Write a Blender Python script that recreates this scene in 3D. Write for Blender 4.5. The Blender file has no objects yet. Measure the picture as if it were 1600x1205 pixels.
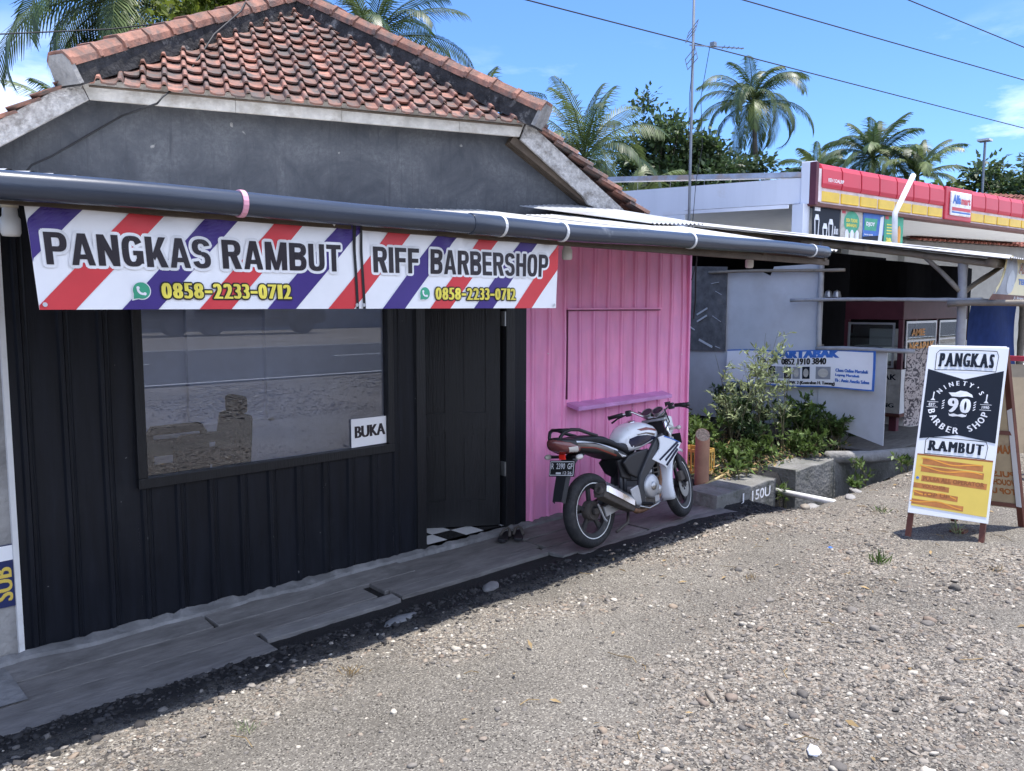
import bpy, bmesh, math, random
import numpy as np
from mathutils import Vector, Matrix
R = math.radians
rnd = random.Random(11)
nr = np.random.default_rng(5)
sc = bpy.context.scene
C = sc.collection
# ------------------------------------------------------------------ camera, sky, sun, exposure
cd = bpy.data.cameras.new('camera'); cam = bpy.data.objects.new('camera', cd); C.objects.link(cam)
cd.sensor_width = 36.0; cd.lens = 1266.2 / 1600 * 36; cd.clip_end = 3000; cd.clip_start = 0.05
_y, _p, _r = .76194, .10006, .00152
_f = Vector((math.sin(_y)*math.cos(_p), math.cos(_y)*math.cos(_p), -math.sin(_p)))
_rt = Vector((math.cos(_y), -math.sin(_y), 0)); _up = _rt.cross(_f)
_r2 = _rt*math.cos(_r) + _up*math.sin(_r); _u2 = _up*math.cos(_r) - _rt*math.sin(_r)
cam.matrix_world = Matrix(((_r2.x, _u2.x, -_f.x, 0), (_r2.y, _u2.y, -_f.y, -4.9), (_r2.z, _u2.z, -_f.z, 1.9), (0, 0, 0, 1)))
sc.camera = cam
SUN = Vector((.10, -.10, 1)).normalized()
world = bpy.data.worlds.new('World'); sc.world = world; world.use_nodes = True
wt = world.node_tree; wn = wt.nodes; wl = wt.links
for n_ in list(wn): wn.remove(n_)
sky = wn.new('ShaderNodeTexSky'); sky.sky_type = 'NISHITA'; sky.sun_disc = False
sky.sun_elevation = math.asin(SUN.z); sky.sun_rotation = math.atan2(SUN.x, SUN.y)
sky.air_density = 1.0; sky.dust_density = .3; sky.ozone_density = 3.0; sky.altitude = 10
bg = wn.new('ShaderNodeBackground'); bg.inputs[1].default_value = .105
out = wn.new('ShaderNodeOutputWorld')
tc = wn.new('ShaderNodeTexCoord'); mp = wn.new('ShaderNodeMapping'); mp.inputs['Scale'].default_value = (2.2, 2.2, 7.5)
mp.inputs['Location'].default_value = (.35, .1, .2)
nz = wn.new('ShaderNodeTexNoise'); nz.inputs['Scale'].default_value = 1.9; nz.inputs['Detail'].default_value = 8; nz.inputs['Roughness'].default_value = .6
cr = wn.new('ShaderNodeValToRGB'); cr.color_ramp.elements[0].position = .56; cr.color_ramp.elements[1].position = .72
sx = wn.new('ShaderNodeSeparateXYZ'); mr = wn.new('ShaderNodeMapRange')
mr.inputs[1].default_value = .30; mr.inputs[2].default_value = .16; mr.inputs[3].default_value = 0; mr.inputs[4].default_value = 1
mb_ = wn.new('ShaderNodeMapRange'); mb_.inputs[1].default_value = .05; mb_.inputs[2].default_value = -.30; mb_.inputs[3].default_value = 0; mb_.inputs[4].default_value = 1   # unseen bright cloud bank, added behind the camera to fill the shaded facade
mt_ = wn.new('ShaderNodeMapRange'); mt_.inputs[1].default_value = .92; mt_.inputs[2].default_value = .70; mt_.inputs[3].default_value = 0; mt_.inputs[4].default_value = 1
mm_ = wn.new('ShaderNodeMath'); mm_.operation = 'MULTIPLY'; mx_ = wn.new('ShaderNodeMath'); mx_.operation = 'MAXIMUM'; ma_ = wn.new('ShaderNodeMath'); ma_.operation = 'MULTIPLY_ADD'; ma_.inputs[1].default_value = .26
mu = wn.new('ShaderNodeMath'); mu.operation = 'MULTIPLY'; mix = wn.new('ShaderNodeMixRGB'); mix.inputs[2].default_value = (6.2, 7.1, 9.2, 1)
tint = wn.new('ShaderNodeMixRGB'); tint.blend_type = 'MULTIPLY'; tint.inputs[0].default_value = 1; tint.inputs[2].default_value = (.56, .77, 1.10, 1)
extra = nz.outputs[0]
for d0, rad, amt in (((.206, .953, .20), .955, .20), ((.955, .25, .135), .99, .13), ((.62, .78, .05), .97, .10)):   # cumulus low over the trees
    dp = wn.new('ShaderNodeVectorMath'); dp.operation = 'DOT_PRODUCT'; dp.inputs[1].default_value = d0; wl.new(tc.outputs['Generated'], dp.inputs[0])
    dr_ = wn.new('ShaderNodeMapRange'); dr_.inputs[1].default_value = rad; dr_.inputs[2].default_value = 1.; dr_.inputs[4].default_value = amt; wl.new(dp.outputs['Value'], dr_.inputs[0])
    ad_ = wn.new('ShaderNodeMath'); wl.new(extra, ad_.inputs[0]); wl.new(dr_.outputs[0], ad_.inputs[1]); extra = ad_.outputs[0]
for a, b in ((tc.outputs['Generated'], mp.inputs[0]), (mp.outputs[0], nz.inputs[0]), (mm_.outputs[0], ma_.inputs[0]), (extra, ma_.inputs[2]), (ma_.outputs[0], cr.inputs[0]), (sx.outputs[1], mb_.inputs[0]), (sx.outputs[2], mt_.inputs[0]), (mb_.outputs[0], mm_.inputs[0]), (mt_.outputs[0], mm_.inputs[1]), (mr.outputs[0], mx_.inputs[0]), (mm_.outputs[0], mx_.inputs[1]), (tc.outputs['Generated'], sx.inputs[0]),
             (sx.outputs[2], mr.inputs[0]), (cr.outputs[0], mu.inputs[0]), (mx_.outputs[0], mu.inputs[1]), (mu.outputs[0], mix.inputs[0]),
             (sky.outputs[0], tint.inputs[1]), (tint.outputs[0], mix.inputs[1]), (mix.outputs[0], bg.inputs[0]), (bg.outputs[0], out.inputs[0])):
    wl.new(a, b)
sd = bpy.data.lights.new('sun', 'SUN'); sd.energy = 3.1; sd.angle = R(.53); sd.color = (1, .955, .89)
sun = bpy.data.objects.new('sun', sd); C.objects.link(sun); sun.location = (0, 0, 30); sun.rotation_euler = SUN.to_track_quat('Z', 'Y').to_euler()
vs = sc.view_settings; vs.view_transform = 'Standard'; vs.look = 'None'; vs.exposure = 1.22; vs.gamma = 1
sc.cycles.max_bounces = 8; sc.cycles.diffuse_bounces = 4; sc.cycles.glossy_bounces = 4; sc.cycles.transparent_max_bounces = 12
sc.cycles.use_denoising = True; sc.cycles.caustics_reflective = False; sc.cycles.caustics_refractive = False
# ------------------------------------------------------------------ materials
def newmat(name):
    m = bpy.data.materials.new(name); m.use_nodes = True
    nt = m.node_tree; return m, nt, nt.nodes, nt.links, nt.nodes['Principled BSDF']
def mat(name, col, rough=.6, metal=0., var=.25, scale=5., bump=0., bscale=60., island=0., spec=.4, stretch=None, dirt=None, dscale=1.5, dth=(.5, .7), coat=0., trans=0., chips=None):
    m, nt, N, L, P = newmat(name)
    P.inputs['Roughness'].default_value = rough; P.inputs['Metallic'].default_value = metal; P.inputs['Specular IOR Level'].default_value = spec
    P.inputs['Coat Weight'].default_value = coat; P.inputs['Coat Roughness'].default_value = .08
    tc = N.new('ShaderNodeTexCoord'); src = tc.outputs['Object']
    if stretch:
        mp = N.new('ShaderNodeMapping'); mp.inputs['Scale'].default_value = stretch; L.new(src, mp.inputs[0]); src = mp.outputs[0]
    nz = N.new('ShaderNodeTexNoise'); nz.inputs['Scale'].default_value = scale; nz.inputs['Detail'].default_value = 7; nz.inputs['Roughness'].default_value = .62
    L.new(src, nz.inputs[0])
    mr = N.new('ShaderNodeMapRange'); mr.inputs[1].default_value = .3; mr.inputs[2].default_value = .7; mr.inputs[3].default_value = 1-var; mr.inputs[4].default_value = 1+var
    L.new(nz.outputs[0], mr.inputs[0]); f = mr.outputs[0]
    if island:
        g = N.new('ShaderNodeNewGeometry'); r2 = N.new('ShaderNodeMapRange'); r2.inputs[3].default_value = 1-island; r2.inputs[4].default_value = 1+island
        L.new(g.outputs['Random Per Island'], r2.inputs[0]); mm = N.new('ShaderNodeMath'); mm.operation = 'MULTIPLY'
        L.new(f, mm.inputs[0]); L.new(r2.outputs[0], mm.inputs[1]); f = mm.outputs[0]
    sc_ = N.new('ShaderNodeVectorMath'); sc_.operation = 'SCALE'; sc_.inputs[0].default_value = col[:3]; L.new(f, sc_.inputs['Scale']); cout = sc_.outputs[0]
    if dirt:
        n2 = N.new('ShaderNodeTexNoise'); n2.inputs['Scale'].default_value = dscale; n2.inputs['Detail'].default_value = 9; n2.inputs['Roughness'].default_value = .7
        L.new(tc.outputs['Object'], n2.inputs[0]); r3 = N.new('ShaderNodeMapRange'); r3.inputs[1].default_value = dth[0]; r3.inputs[2].default_value = dth[1]
        L.new(n2.outputs[0], r3.inputs[0]); mx = N.new('ShaderNodeMixRGB'); mx.inputs[2].default_value = (*dirt, 1); L.new(r3.outputs[0], mx.inputs[0]); L.new(cout, mx.inputs[1]); cout = mx.outputs[0]
    if chips:   # small flakes and specks: colour, scale, threshold
        n4 = N.new('ShaderNodeTexNoise'); n4.inputs['Scale'].default_value = chips[1]; n4.inputs['Detail'].default_value = 4; L.new(tc.outputs['Object'], n4.inputs[0])
        r4 = N.new('ShaderNodeMapRange'); r4.inputs[1].default_value = chips[2]; r4.inputs[2].default_value = chips[2]+.03; L.new(n4.outputs[0], r4.inputs[0])
        m4 = N.new('ShaderNodeMixRGB'); m4.inputs[2].default_value = (*chips[0], 1); L.new(r4.outputs[0], m4.inputs[0]); L.new(cout, m4.inputs[1]); cout = m4.outputs[0]
    L.new(cout, P.inputs['Base Color'])
    if bump:
        n3 = N.new('ShaderNodeTexNoise'); n3.inputs['Scale'].default_value = bscale; n3.inputs['Detail'].default_value = 6; L.new(src, n3.inputs[0])
        b = N.new('ShaderNodeBump'); b.inputs['Strength'].default_value = bump; b.inputs['Distance'].default_value = .02; L.new(n3.outputs[0], b.inputs['Height']); L.new(b.outputs[0], P.inputs['Normal'])
    if trans:
        tr = N.new('ShaderNodeBsdfTranslucent'); L.new(cout, tr.inputs[0]); ms = N.new('ShaderNodeMixShader'); ms.inputs[0].default_value = trans
        L.new(P.outputs[0], ms.inputs[1]); L.new(tr.outputs[0], ms.inputs[2]); L.new(ms.outputs[0], N['Material Output'].inputs[0])
    return m
def glassmat(name, tintc, refl, rough=0.):
    m, nt, N, L, P = newmat(name); N.remove(P)
    t = N.new('ShaderNodeBsdfTransparent'); t.inputs[0].default_value = (*tintc, 1); g = N.new('ShaderNodeBsdfGlossy'); g.inputs['Roughness'].default_value = rough
    g.inputs[0].default_value = (.92, .95, 1, 1)
    lw = N.new('ShaderNodeLayerWeight'); lw.inputs[0].default_value = .25; mr = N.new('ShaderNodeMapRange'); mr.inputs[3].default_value = refl; mr.inputs[4].default_value = min(1, refl+.5)
    L.new(lw.outputs['Fresnel'], mr.inputs[0]); ms = N.new('ShaderNodeMixShader'); L.new(mr.outputs[0], ms.inputs[0]); L.new(t.outputs[0], ms.inputs[1]); L.new(g.outputs[0], ms.inputs[2])
    L.new(ms.outputs[0], N['Material Output'].inputs[0]); return m
M = {}
M['black_paint'] = mat('black_paint', (.008, .0095, .0145), .42, var=.35, scale=3, stretch=(6, 6, .6), bump=.15, bscale=8, dirt=(.016, .018, .023), dscale=2.2, dth=(.56, .8), spec=.25, chips=((.16, .16, .165), 30., .735))
M['black_wood'] = mat('black_wood', (.008, .0085, .011), .45, var=.3, scale=6, stretch=(8, 8, .6), bump=.3, bscale=12)
M['pink_paint'] = mat('pink_paint', (.88, .33, .56), .5, var=.14, scale=2.4, stretch=(3, 3, .7), bump=.12, bscale=9, dirt=(.76, .31, .58), dscale=1.6, dth=(.45, .75), chips=((.86, .58, .70), 22., .73))
M['mauve_paint'] = mat('mauve_paint', (.60, .28, .56), .5, var=.2, scale=5, bump=.15)
M['dark_gap'] = mat('dark_gap', (.16, .05, .09), .8)
M['white_paint'] = mat('white_paint', (.72, .72, .72), .5, var=.08, dirt=(.45, .43, .40), dscale=3, dth=(.56, .8))
M['pvc_grey'] = mat('pvc_grey', (.040, .050, .072), .27, var=.25, scale=3, stretch=(.5, 8, 8), bump=.05, dirt=(.2, .21, .23), dscale=4, dth=(.62, .8), spec=.5)
M['strap_white'] = mat('strap_white', (.7, .71, .72), .5)
M['strap_pink'] = mat('strap_pink', (.75, .35, .45), .5)
M['zinc'] = mat('zinc', (.50, .50, .49), .5, metal=.0, var=.15, scale=2, dirt=(.42, .38, .34), dscale=1.2, dth=(.52, .78), bump=.05)
M['interior_light_sheet'] = mat('interior_light_sheet', (.80, .80, .78), .6, var=.1, trans=.085)
M['board_tan'] = mat('board_tan', (.42, .33, .21), .6, var=.15, dirt=(.30, .22, .15), dscale=5)
M['poster_navy'] = mat('poster_navy', (.02, .03, .11), .5)
M['dull_zinc'] = mat('dull_zinc', (.42, .43, .45), .45, metal=.3, var=.25, scale=2, dirt=(.2, .13, .09), dscale=1.4, dth=(.55, .8))
M['wood_dark'] = mat('wood_dark', (.10, .075, .055), .75, var=.35, stretch=(1, 1, 1), bump=.3)
M['wood_grey'] = mat('wood_grey', (.19, .183, .18), .85, var=.28, scale=4, stretch=(1.2, 4, 4), bump=.3, bscale=14, dirt=(.09, .085, .083), dscale=2.4, dth=(.48, .75))
M['wood_grey2'] = mat('wood_grey2', (.15, .142, .138), .85, var=.32, scale=4, stretch=(1.2, 5, 5), bump=.35, bscale=14, dirt=(.22, .21, .20), dscale=2.0, dth=(.55, .8))
M['bamboo'] = mat('bamboo', (.27, .235, .19), .6, var=.35, scale=5, bump=.2, dirt=(.12, .10, .085), dscale=5, dth=(.5, .75))
M['bamboo_pale'] = mat('bamboo_pale', (.36, .36, .37), .55, var=.25, scale=6, bump=.15, dirt=(.2, .18, .16), dscale=6, dth=(.52, .78))
M['bamboo_yellow'] = mat('bamboo_yellow', (.46, .36, .17), .5, var=.25)
def plaster():   # old cement render: broad stains, drip streaks, pale chips
    m, nt, N, L, P = newmat('plaster_dark'); P.inputs['Roughness'].default_value = .9; P.inputs['Specular IOR Level'].default_value = .2
    tc = N.new('ShaderNodeTexCoord'); o = tc.outputs['Object']
    def nz(sc, det, rough, st=(1, 1, 1), dis=0.):
        mp = N.new('ShaderNodeMapping'); mp.inputs['Scale'].default_value = st; L.new(o, mp.inputs[0]); n = N.new('ShaderNodeTexNoise'); n.inputs['Scale'].default_value = sc; n.inputs['Detail'].default_value = det; n.inputs['Roughness'].default_value = rough; n.inputs['Distortion'].default_value = dis; L.new(mp.outputs[0], n.inputs[0]); return n.outputs[0]
    def ramp(src, a, b): r = N.new('ShaderNodeMapRange'); r.inputs[1].default_value = a; r.inputs[2].default_value = b; L.new(src, r.inputs[0]); return r.outputs[0]
    def mixc(f, a, b):
        x = N.new('ShaderNodeMixRGB'); L.new(f, x.inputs[0])
        for k, c in ((1, a), (2, b)):
            if isinstance(c, tuple): x.inputs[k].default_value = (*c, 1)
            else: L.new(c, x.inputs[k])
        return x.outputs[0]
    c = mixc(ramp(nz(1.6, 10, .72, dis=.6), .36, .66), (.068, .074, .086), (.155, .16, .17))
    c = mixc(ramp(nz(3.2, 8, .7, (5, 5, .35)), .55, .72), c, (.060, .063, .072)); c = mixc(ramp(nz(2.6, 9, .75, (4, 4, .5), .3), .60, .80), c, (.20, .20, .205))
    c = mixc(ramp(nz(7., 2, .4), .755, .77), c, (.36, .35, .33)); c = mixc(ramp(nz(26., 6, .8), .42, .70), c, (.085, .088, .098)); L.new(c, P.inputs['Base Color'])
    b = N.new('ShaderNodeBump'); b.inputs['Strength'].default_value = .6; b.inputs['Distance'].default_value = .02; L.new(nz(22., 9, .75), b.inputs['Height']); L.new(b.outputs[0], P.inputs['Normal']); return m
M['plaster_dark'] = plaster()
M['fascia'] = mat('fascia', (.55, .52, .47), .85, var=.22, scale=7, bump=.5, bscale=30, dirt=(.27, .23, .18), dscale=2.6, dth=(.5, .75))
M['fascia_rough'] = mat('fascia_rough', (.50, .48, .46), .9, var=.35, scale=22, bump=1.0, bscale=45, dirt=(.24, .22, .2), dscale=9, dth=(.48, .66))
M['terracotta'] = mat('terracotta', (.30, .145, .108), .85, var=.35, scale=9, island=.45, bump=.4, bscale=40, dirt=(.115, .10, .095), dscale=5.0, dth=(.40, .60))
M['terracotta_ridge'] = mat('terracotta_ridge', (.29, .14, .10), .85, var=.35, scale=8, island=.25, bump=.4, bscale=40, dirt=(.13, .105, .095), dscale=7, dth=(.42, .66))
M['mortar_black'] = mat('mortar_black', (.035, .034, .036), .95, var=.6, scale=9, bump=1., bscale=25, dirt=(.27, .26, .25), dscale=5, dth=(.55, .72))
M['concrete'] = mat('concrete', (.30, .29, .28), .9, var=.25, scale=5, bump=.6, bscale=30, dirt=(.12, .115, .11), dscale=3, dth=(.5, .75))
M['concrete_mossy'] = mat('concrete_mossy', (.22, .215, .205), .95, var=.4, scale=8, bump=.9, bscale=24, dirt=(.055, .06, .045), dscale=4, dth=(.45, .68))
M['cement'] = mat('cement', (.20, .20, .205), .9, var=.35, scale=5, bump=.6, bscale=26, dirt=(.10, .10, .10), dscale=3, dth=(.5, .75))
M['tile_white'] = mat('tile_white', (.72, .73, .75), .25, var=.06); M['tile_black'] = mat('tile_black', (.012, .012, .014), .2)
M['interior'] = mat('interior', (.74, .77, .84), .8, var=.08)
M['vinyl_white'] = mat('vinyl_white', (.88, .88, .90), .38, var=.05, scale=3, spec=.4, bump=.04, bscale=6)
M['vinyl_red'] = mat('vinyl_red', (.66, .05, .06), .4, var=.06); M['vinyl_blue'] = mat('vinyl_blue', (.055, .03, .20), .4, var=.08)
M['ink_dark'] = mat('ink_dark', (.022, .016, .022), .42, var=.1); M['ink_black'] = mat('ink_black', (.012, .012, .013), .5)
M['ink_yellow'] = mat('ink_yellow', (.85, .72, .10), .45); M['ink_green'] = mat('ink_green', (.05, .36, .21), .45); M['ink_white'] = mat('ink_white', (.82, .82, .84), .45)
M['ink_navy'] = mat('ink_navy', (.009, .014, .026), .5, spec=.2, var=.2, scale=4, dirt=(.3, .31, .33), dscale=30, dth=(.72, .76)); M['ink_blue'] = mat('ink_blue', (.05, .16, .5), .5); M['ink_orange'] = mat('ink_orange', (.8, .33, .04), .5)
M['ink_brown'] = mat('ink_brown', (.30, .10, .025), .5, var=.2, scale=9); M['tape_orange'] = mat('tape_orange', (.47, .17, .04), .45, var=.25, scale=12); M['ink_grey'] = mat('ink_grey', (.30, .31, .34), .5)
M['sign_yellow'] = mat('sign_yellow', (.74, .54, .10), .45, var=.08, scale=3)
M['sign_white'] = mat('sign_white', (.80, .81, .83), .4, var=.05, scale=3, dirt=(.55, .55, .55), dscale=6, dth=(.65, .8))
M['brown_paint'] = mat('brown_paint', (.13, .045, .03), .55, var=.25, bump=.1); M['red_paint'] = mat('red_paint', (.42, .03, .05), .5, var=.15)
M['maroon'] = mat('maroon', (.12, .03, .045), .5, var=.2); M['alu'] = mat('alu', (.6, .61, .63), .35, metal=.7, var=.1)
M['panel_grey'] = mat('panel_grey', (.52, .54, .57), .6, var=.12, scale=2, dirt=(.43, .43, .44), dscale=1.4, dth=(.5, .8), bump=.04)
M['panel_dark'] = mat('panel_dark', (.11, .11, .115), .8, var=.4, scale=9, dirt=(.19, .18, .17), dscale=6, dth=(.55, .75))
M['black_sheet'] = mat('black_sheet', (.008, .008, .011), .95, var=.3, spec=.03)
M['tarp_blue'] = mat('tarp_blue', (.022, .05, .19), .8, var=.2, bump=.3, bscale=5, spec=.08)
M['store_white'] = mat('store_white', (.72, .75, .82), .5, var=.06, scale=1, stretch=(3, 3, .3), dirt=(.55, .5, .45), dscale=.9, dth=(.6, .85))
M['store_flash'] = mat('store_flash', (.38, .43, .52), .5, var=.25, dirt=(.42, .33, .29), dscale=1.5, dth=(.5, .6))
M['store_red'] = mat('store_red', (.55, .035, .06), .35, var=.1, scale=.7); M['store_yellow'] = mat('store_yellow', (.85, .55, .05), .35, var=.08)
M['store_cream'] = mat('store_cream', (.70, .60, .60), .4); M['store_grey'] = mat('store_grey', (.30, .30, .29), .8, var=.1)
M['roof_red'] = mat('roof_red', (.24, .085, .06), .85, var=.3, scale=4, island=.3)
M['galv'] = mat('galv', (.20, .225, .26), .45, metal=.3, var=.2); M['cable'] = mat('cable', (.02, .02, .022), .6)
M['bulb'] = mat('bulb', (.80, .79, .76), .3, var=.03); M['socket'] = mat('socket', (.62, .56, .44), .5)
M['pipe_brown'] = mat('pipe_brown', (.36, .19, .125), .6, var=.2, dirt=(.30, .2, .1), dscale=2, dth=(.55, .7)); M['pipe_cut'] = mat('pipe_cut', (.42, .34, .25), .95, var=.5, scale=60, bump=1, bscale=80)
M['pipe_white'] = mat('pipe_white', (.75, .75, .73), .4); M['crate_yellow'] = mat('crate_yellow', (.62, .36, .09), .55, var=.15)
# foliage
M['palm_leaf'] = mat('palm_leaf', (.055, .09, .028), .45, var=.3, scale=.6, island=.35, trans=.3, spec=.5)
M['palm_leaf_pale'] = mat('palm_leaf_pale', (.125, .165, .055), .45, var=.35, scale=.6, island=.4, trans=.3, spec=.5)
M['palm_trunk'] = mat('palm_trunk', (.15, .125, .10), .9, var=.4, scale=3, bump=.5)
M['leaf_dark'] = mat('leaf_dark', (.038, .07, .022), .5, var=.35, scale=.8, island=.5, trans=.22)
M['leaf_tree'] = mat('leaf_tree', (.075, .115, .05), .5, var=.35, scale=.7, island=.5, trans=.25)
M['leaf_lime'] = mat('leaf_lime', (.16, .20, .03), .5, var=.3, scale=1, island=.4, trans=.35)
M['leaf_pale'] = mat('leaf_pale', (.27, .32, .16), .5, var=.2, island=.35, trans=.3)
M['leaf_mid'] = mat('leaf_mid', (.10, .155, .04), .5, var=.3, island=.5, trans=.3)
M['leaf_dry'] = mat('leaf_dry', (.30, .21, .10), .8, var=.3, island=.4, trans=.1)
M['stem'] = mat('stem', (.12, .11, .06), .7); M['bark'] = mat('bark', (.14, .115, .09), .9, var=.3)
# bike
M['tyre'] = mat('tyre', (.022, .022, .024), .75, var=.3, bump=.3, bscale=60, dirt=(.07, .065, .06), dscale=8, dth=(.5, .8))
M['rim_black'] = mat('rim_black', (.03, .03, .032), .45, var=.3, dirt=(.09, .08, .07), dscale=14, dth=(.5, .75)); M['rim_tape'] = mat('rim_tape', (.72, .72, .70), .4)
M['bike_white'] = mat('bike_white', (.78, .80, .84), .22, var=.04, coat=.5, dirt=(.55, .53, .50), dscale=11, dth=(.58, .78)); M['bike_black'] = mat('bike_black', (.018, .018, .021), .45, var=.2); M['bike_gloss'] = mat('bike_gloss', (.012, .012, .016), .18, coat=.5)
M['frame_grey'] = mat('frame_grey', (.035, .037, .043), .38, var=.2); M['bike_seat'] = mat('bike_seat', (.017, .019, .026), .65, var=.15, bump=.15, bscale=120)
M['bike_red'] = mat('bike_red', (.20, .028, .02), .3, coat=.4); M['bike_navy'] = mat('bike_navy', (.02, .022, .05), .22, coat=.5); M['bike_bronze'] = mat('bike_bronze', (.13, .105, .09), .3, metal=.3, coat=.3)
M['chrome'] = mat('chrome', (.80, .80, .80), .12, metal=1., var=.05); M['steel'] = mat('steel', (.42, .42, .42), .35, metal=.9, var=.2); M['cast'] = mat('cast', (.50, .51, .53), .42, metal=.55, var=.15, dirt=(.2, .17, .14), dscale=12, dth=(.6, .8))
M['rusty'] = mat('rusty', (.20, .105, .06), .7, metal=.3, var=.4, scale=14); M['lens_red'] = mat('lens_red', (.15, .045, .045), .12, coat=.6); M['lens_clear'] = mat('lens_clear', (.55, .52, .48), .12, coat=.6)
M['reflector'] = mat('reflector', (.75, .03, .02), .25); M['gauge'] = mat('gauge', (.03, .035, .05), .12, coat=.8); M['grime'] = mat('grime', (.075, .065, .058), .8, var=.4, scale=14)
M['window_glass'] = glassmat('window_glass', (.88, .90, .96), .085)
M['cart_glass'] = glassmat('cart_glass', (.8, .84, .84), .16)
# ------------------------------------------------------------------ object helpers
ORG = {}
def setp(o, label=None, cat=None, group=None, kind=None):
    for k, v in (('label', label), ('category', cat), ('group', group), ('kind', kind)):
        if v: o[k] = v
    return o
def thing(name, label, cat, loc=(0, 0, 0), rot=None, group=None):
    o = bpy.data.objects.new(name, None); C.objects.link(o); o.empty_display_size = .1; o.location = loc
    if rot: o.rotation_euler = rot; ORG[o.name] = Vector((0, 0, 0))
    else: ORG[o.name] = Vector(loc)
    return setp(o, label, cat, group)
def copy_thing(root, loc=None, rot=None, label=None):
    r = root.copy(); C.objects.link(r)
    if loc: r.location = loc
    if rot: r.rotation_euler = rot
    if label: r['label'] = label
    for ch in list(root.children):
        c = ch.copy(); C.objects.link(c); c.parent = r
        for g in list(ch.children):
            d = g.copy(); C.objects.link(d); d.parent = c
    return r
def finish(me, name, mats, parent=None, smooth=False, bevel=0., label=None, cat=None, group=None, kind=None, base=None):
    for m in mats: me.materials.append(M[m] if isinstance(m, str) else m)
    if smooth: me.polygons.foreach_set('use_smooth', [True]*len(me.polygons))
    o = bpy.data.objects.new(name, me); C.objects.link(o)
    if parent is not None:
        og = ORG[parent.name]; me.transform(Matrix.Translation(-og)); o.parent = parent; ORG[o.name] = og
    else:
        co = np.empty(len(me.vertices)*3); me.vertices.foreach_get('co', co); co = co.reshape(-1, 3)
        b = Vector(base) if base else Vector(((co[:, 0].min()+co[:, 0].max())/2, (co[:, 1].min()+co[:, 1].max())/2, co[:, 2].min()))
        me.transform(Matrix.Translation(-b)); o.location = b; ORG[o.name] = b
    if bevel:
        bv = o.modifiers.new('bevel', 'BEVEL'); bv.width = bevel; bv.segments = 2; bv.limit_method = 'ANGLE'; bv.angle_limit = R(40)
    return setp(o, label, cat, group, kind)
def np_mesh(name, V, F, mats, mi=None, **kw):
    V = np.asarray(V, np.float32); F = np.asarray(F, np.int32); k = F.shape[1]
    me = bpy.data.meshes.new(name); me.vertices.add(len(V)); me.vertices.foreach_set('co', V.ravel())
    me.loops.add(F.size); me.loops.foreach_set('vertex_index', F.ravel()); me.polygons.add(len(F))
    me.polygons.foreach_set('loop_start', np.arange(0, F.size, k, dtype=np.int32)); me.polygons.foreach_set('loop_total', np.full(len(F), k, np.int32))
    if mi is not None: me.polygons.foreach_set('material_index', np.asarray(mi, np.int32))
    me.update(calc_edges=True); me.validate()
    return finish(me, name, mats, **kw)
_txt = {}
def text2d(s, bold=0.):
    key = (s, bold)
    if key not in _txt:
        cu = bpy.data.curves.new('t', 'FONT'); cu.body = s; cu.offset = bold; cu.resolution_u = 3; cu.fill_mode = 'FRONT'
        o = bpy.data.objects.new('t', cu); C.objects.link(o); dg = bpy.context.evaluated_depsgraph_get(); dg.update()
        me = bpy.data.meshes.new_from_object(o.evaluated_get(dg))
        V = np.array([v.co[:2] for v in me.vertices]) if len(me.vertices) else np.zeros((1, 2)); F = [tuple(p.vertices) for p in me.polygons]
        bpy.data.objects.remove(o); bpy.data.curves.remove(cu); bpy.data.meshes.remove(me)
        lo, hi = V.min(0), V.max(0); V = (V-lo)/np.maximum(hi-lo, 1e-6); _txt[key] = (V, F, (hi-lo)[0]/max((hi-lo)[1], 1e-6))
    return _txt[key]
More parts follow.
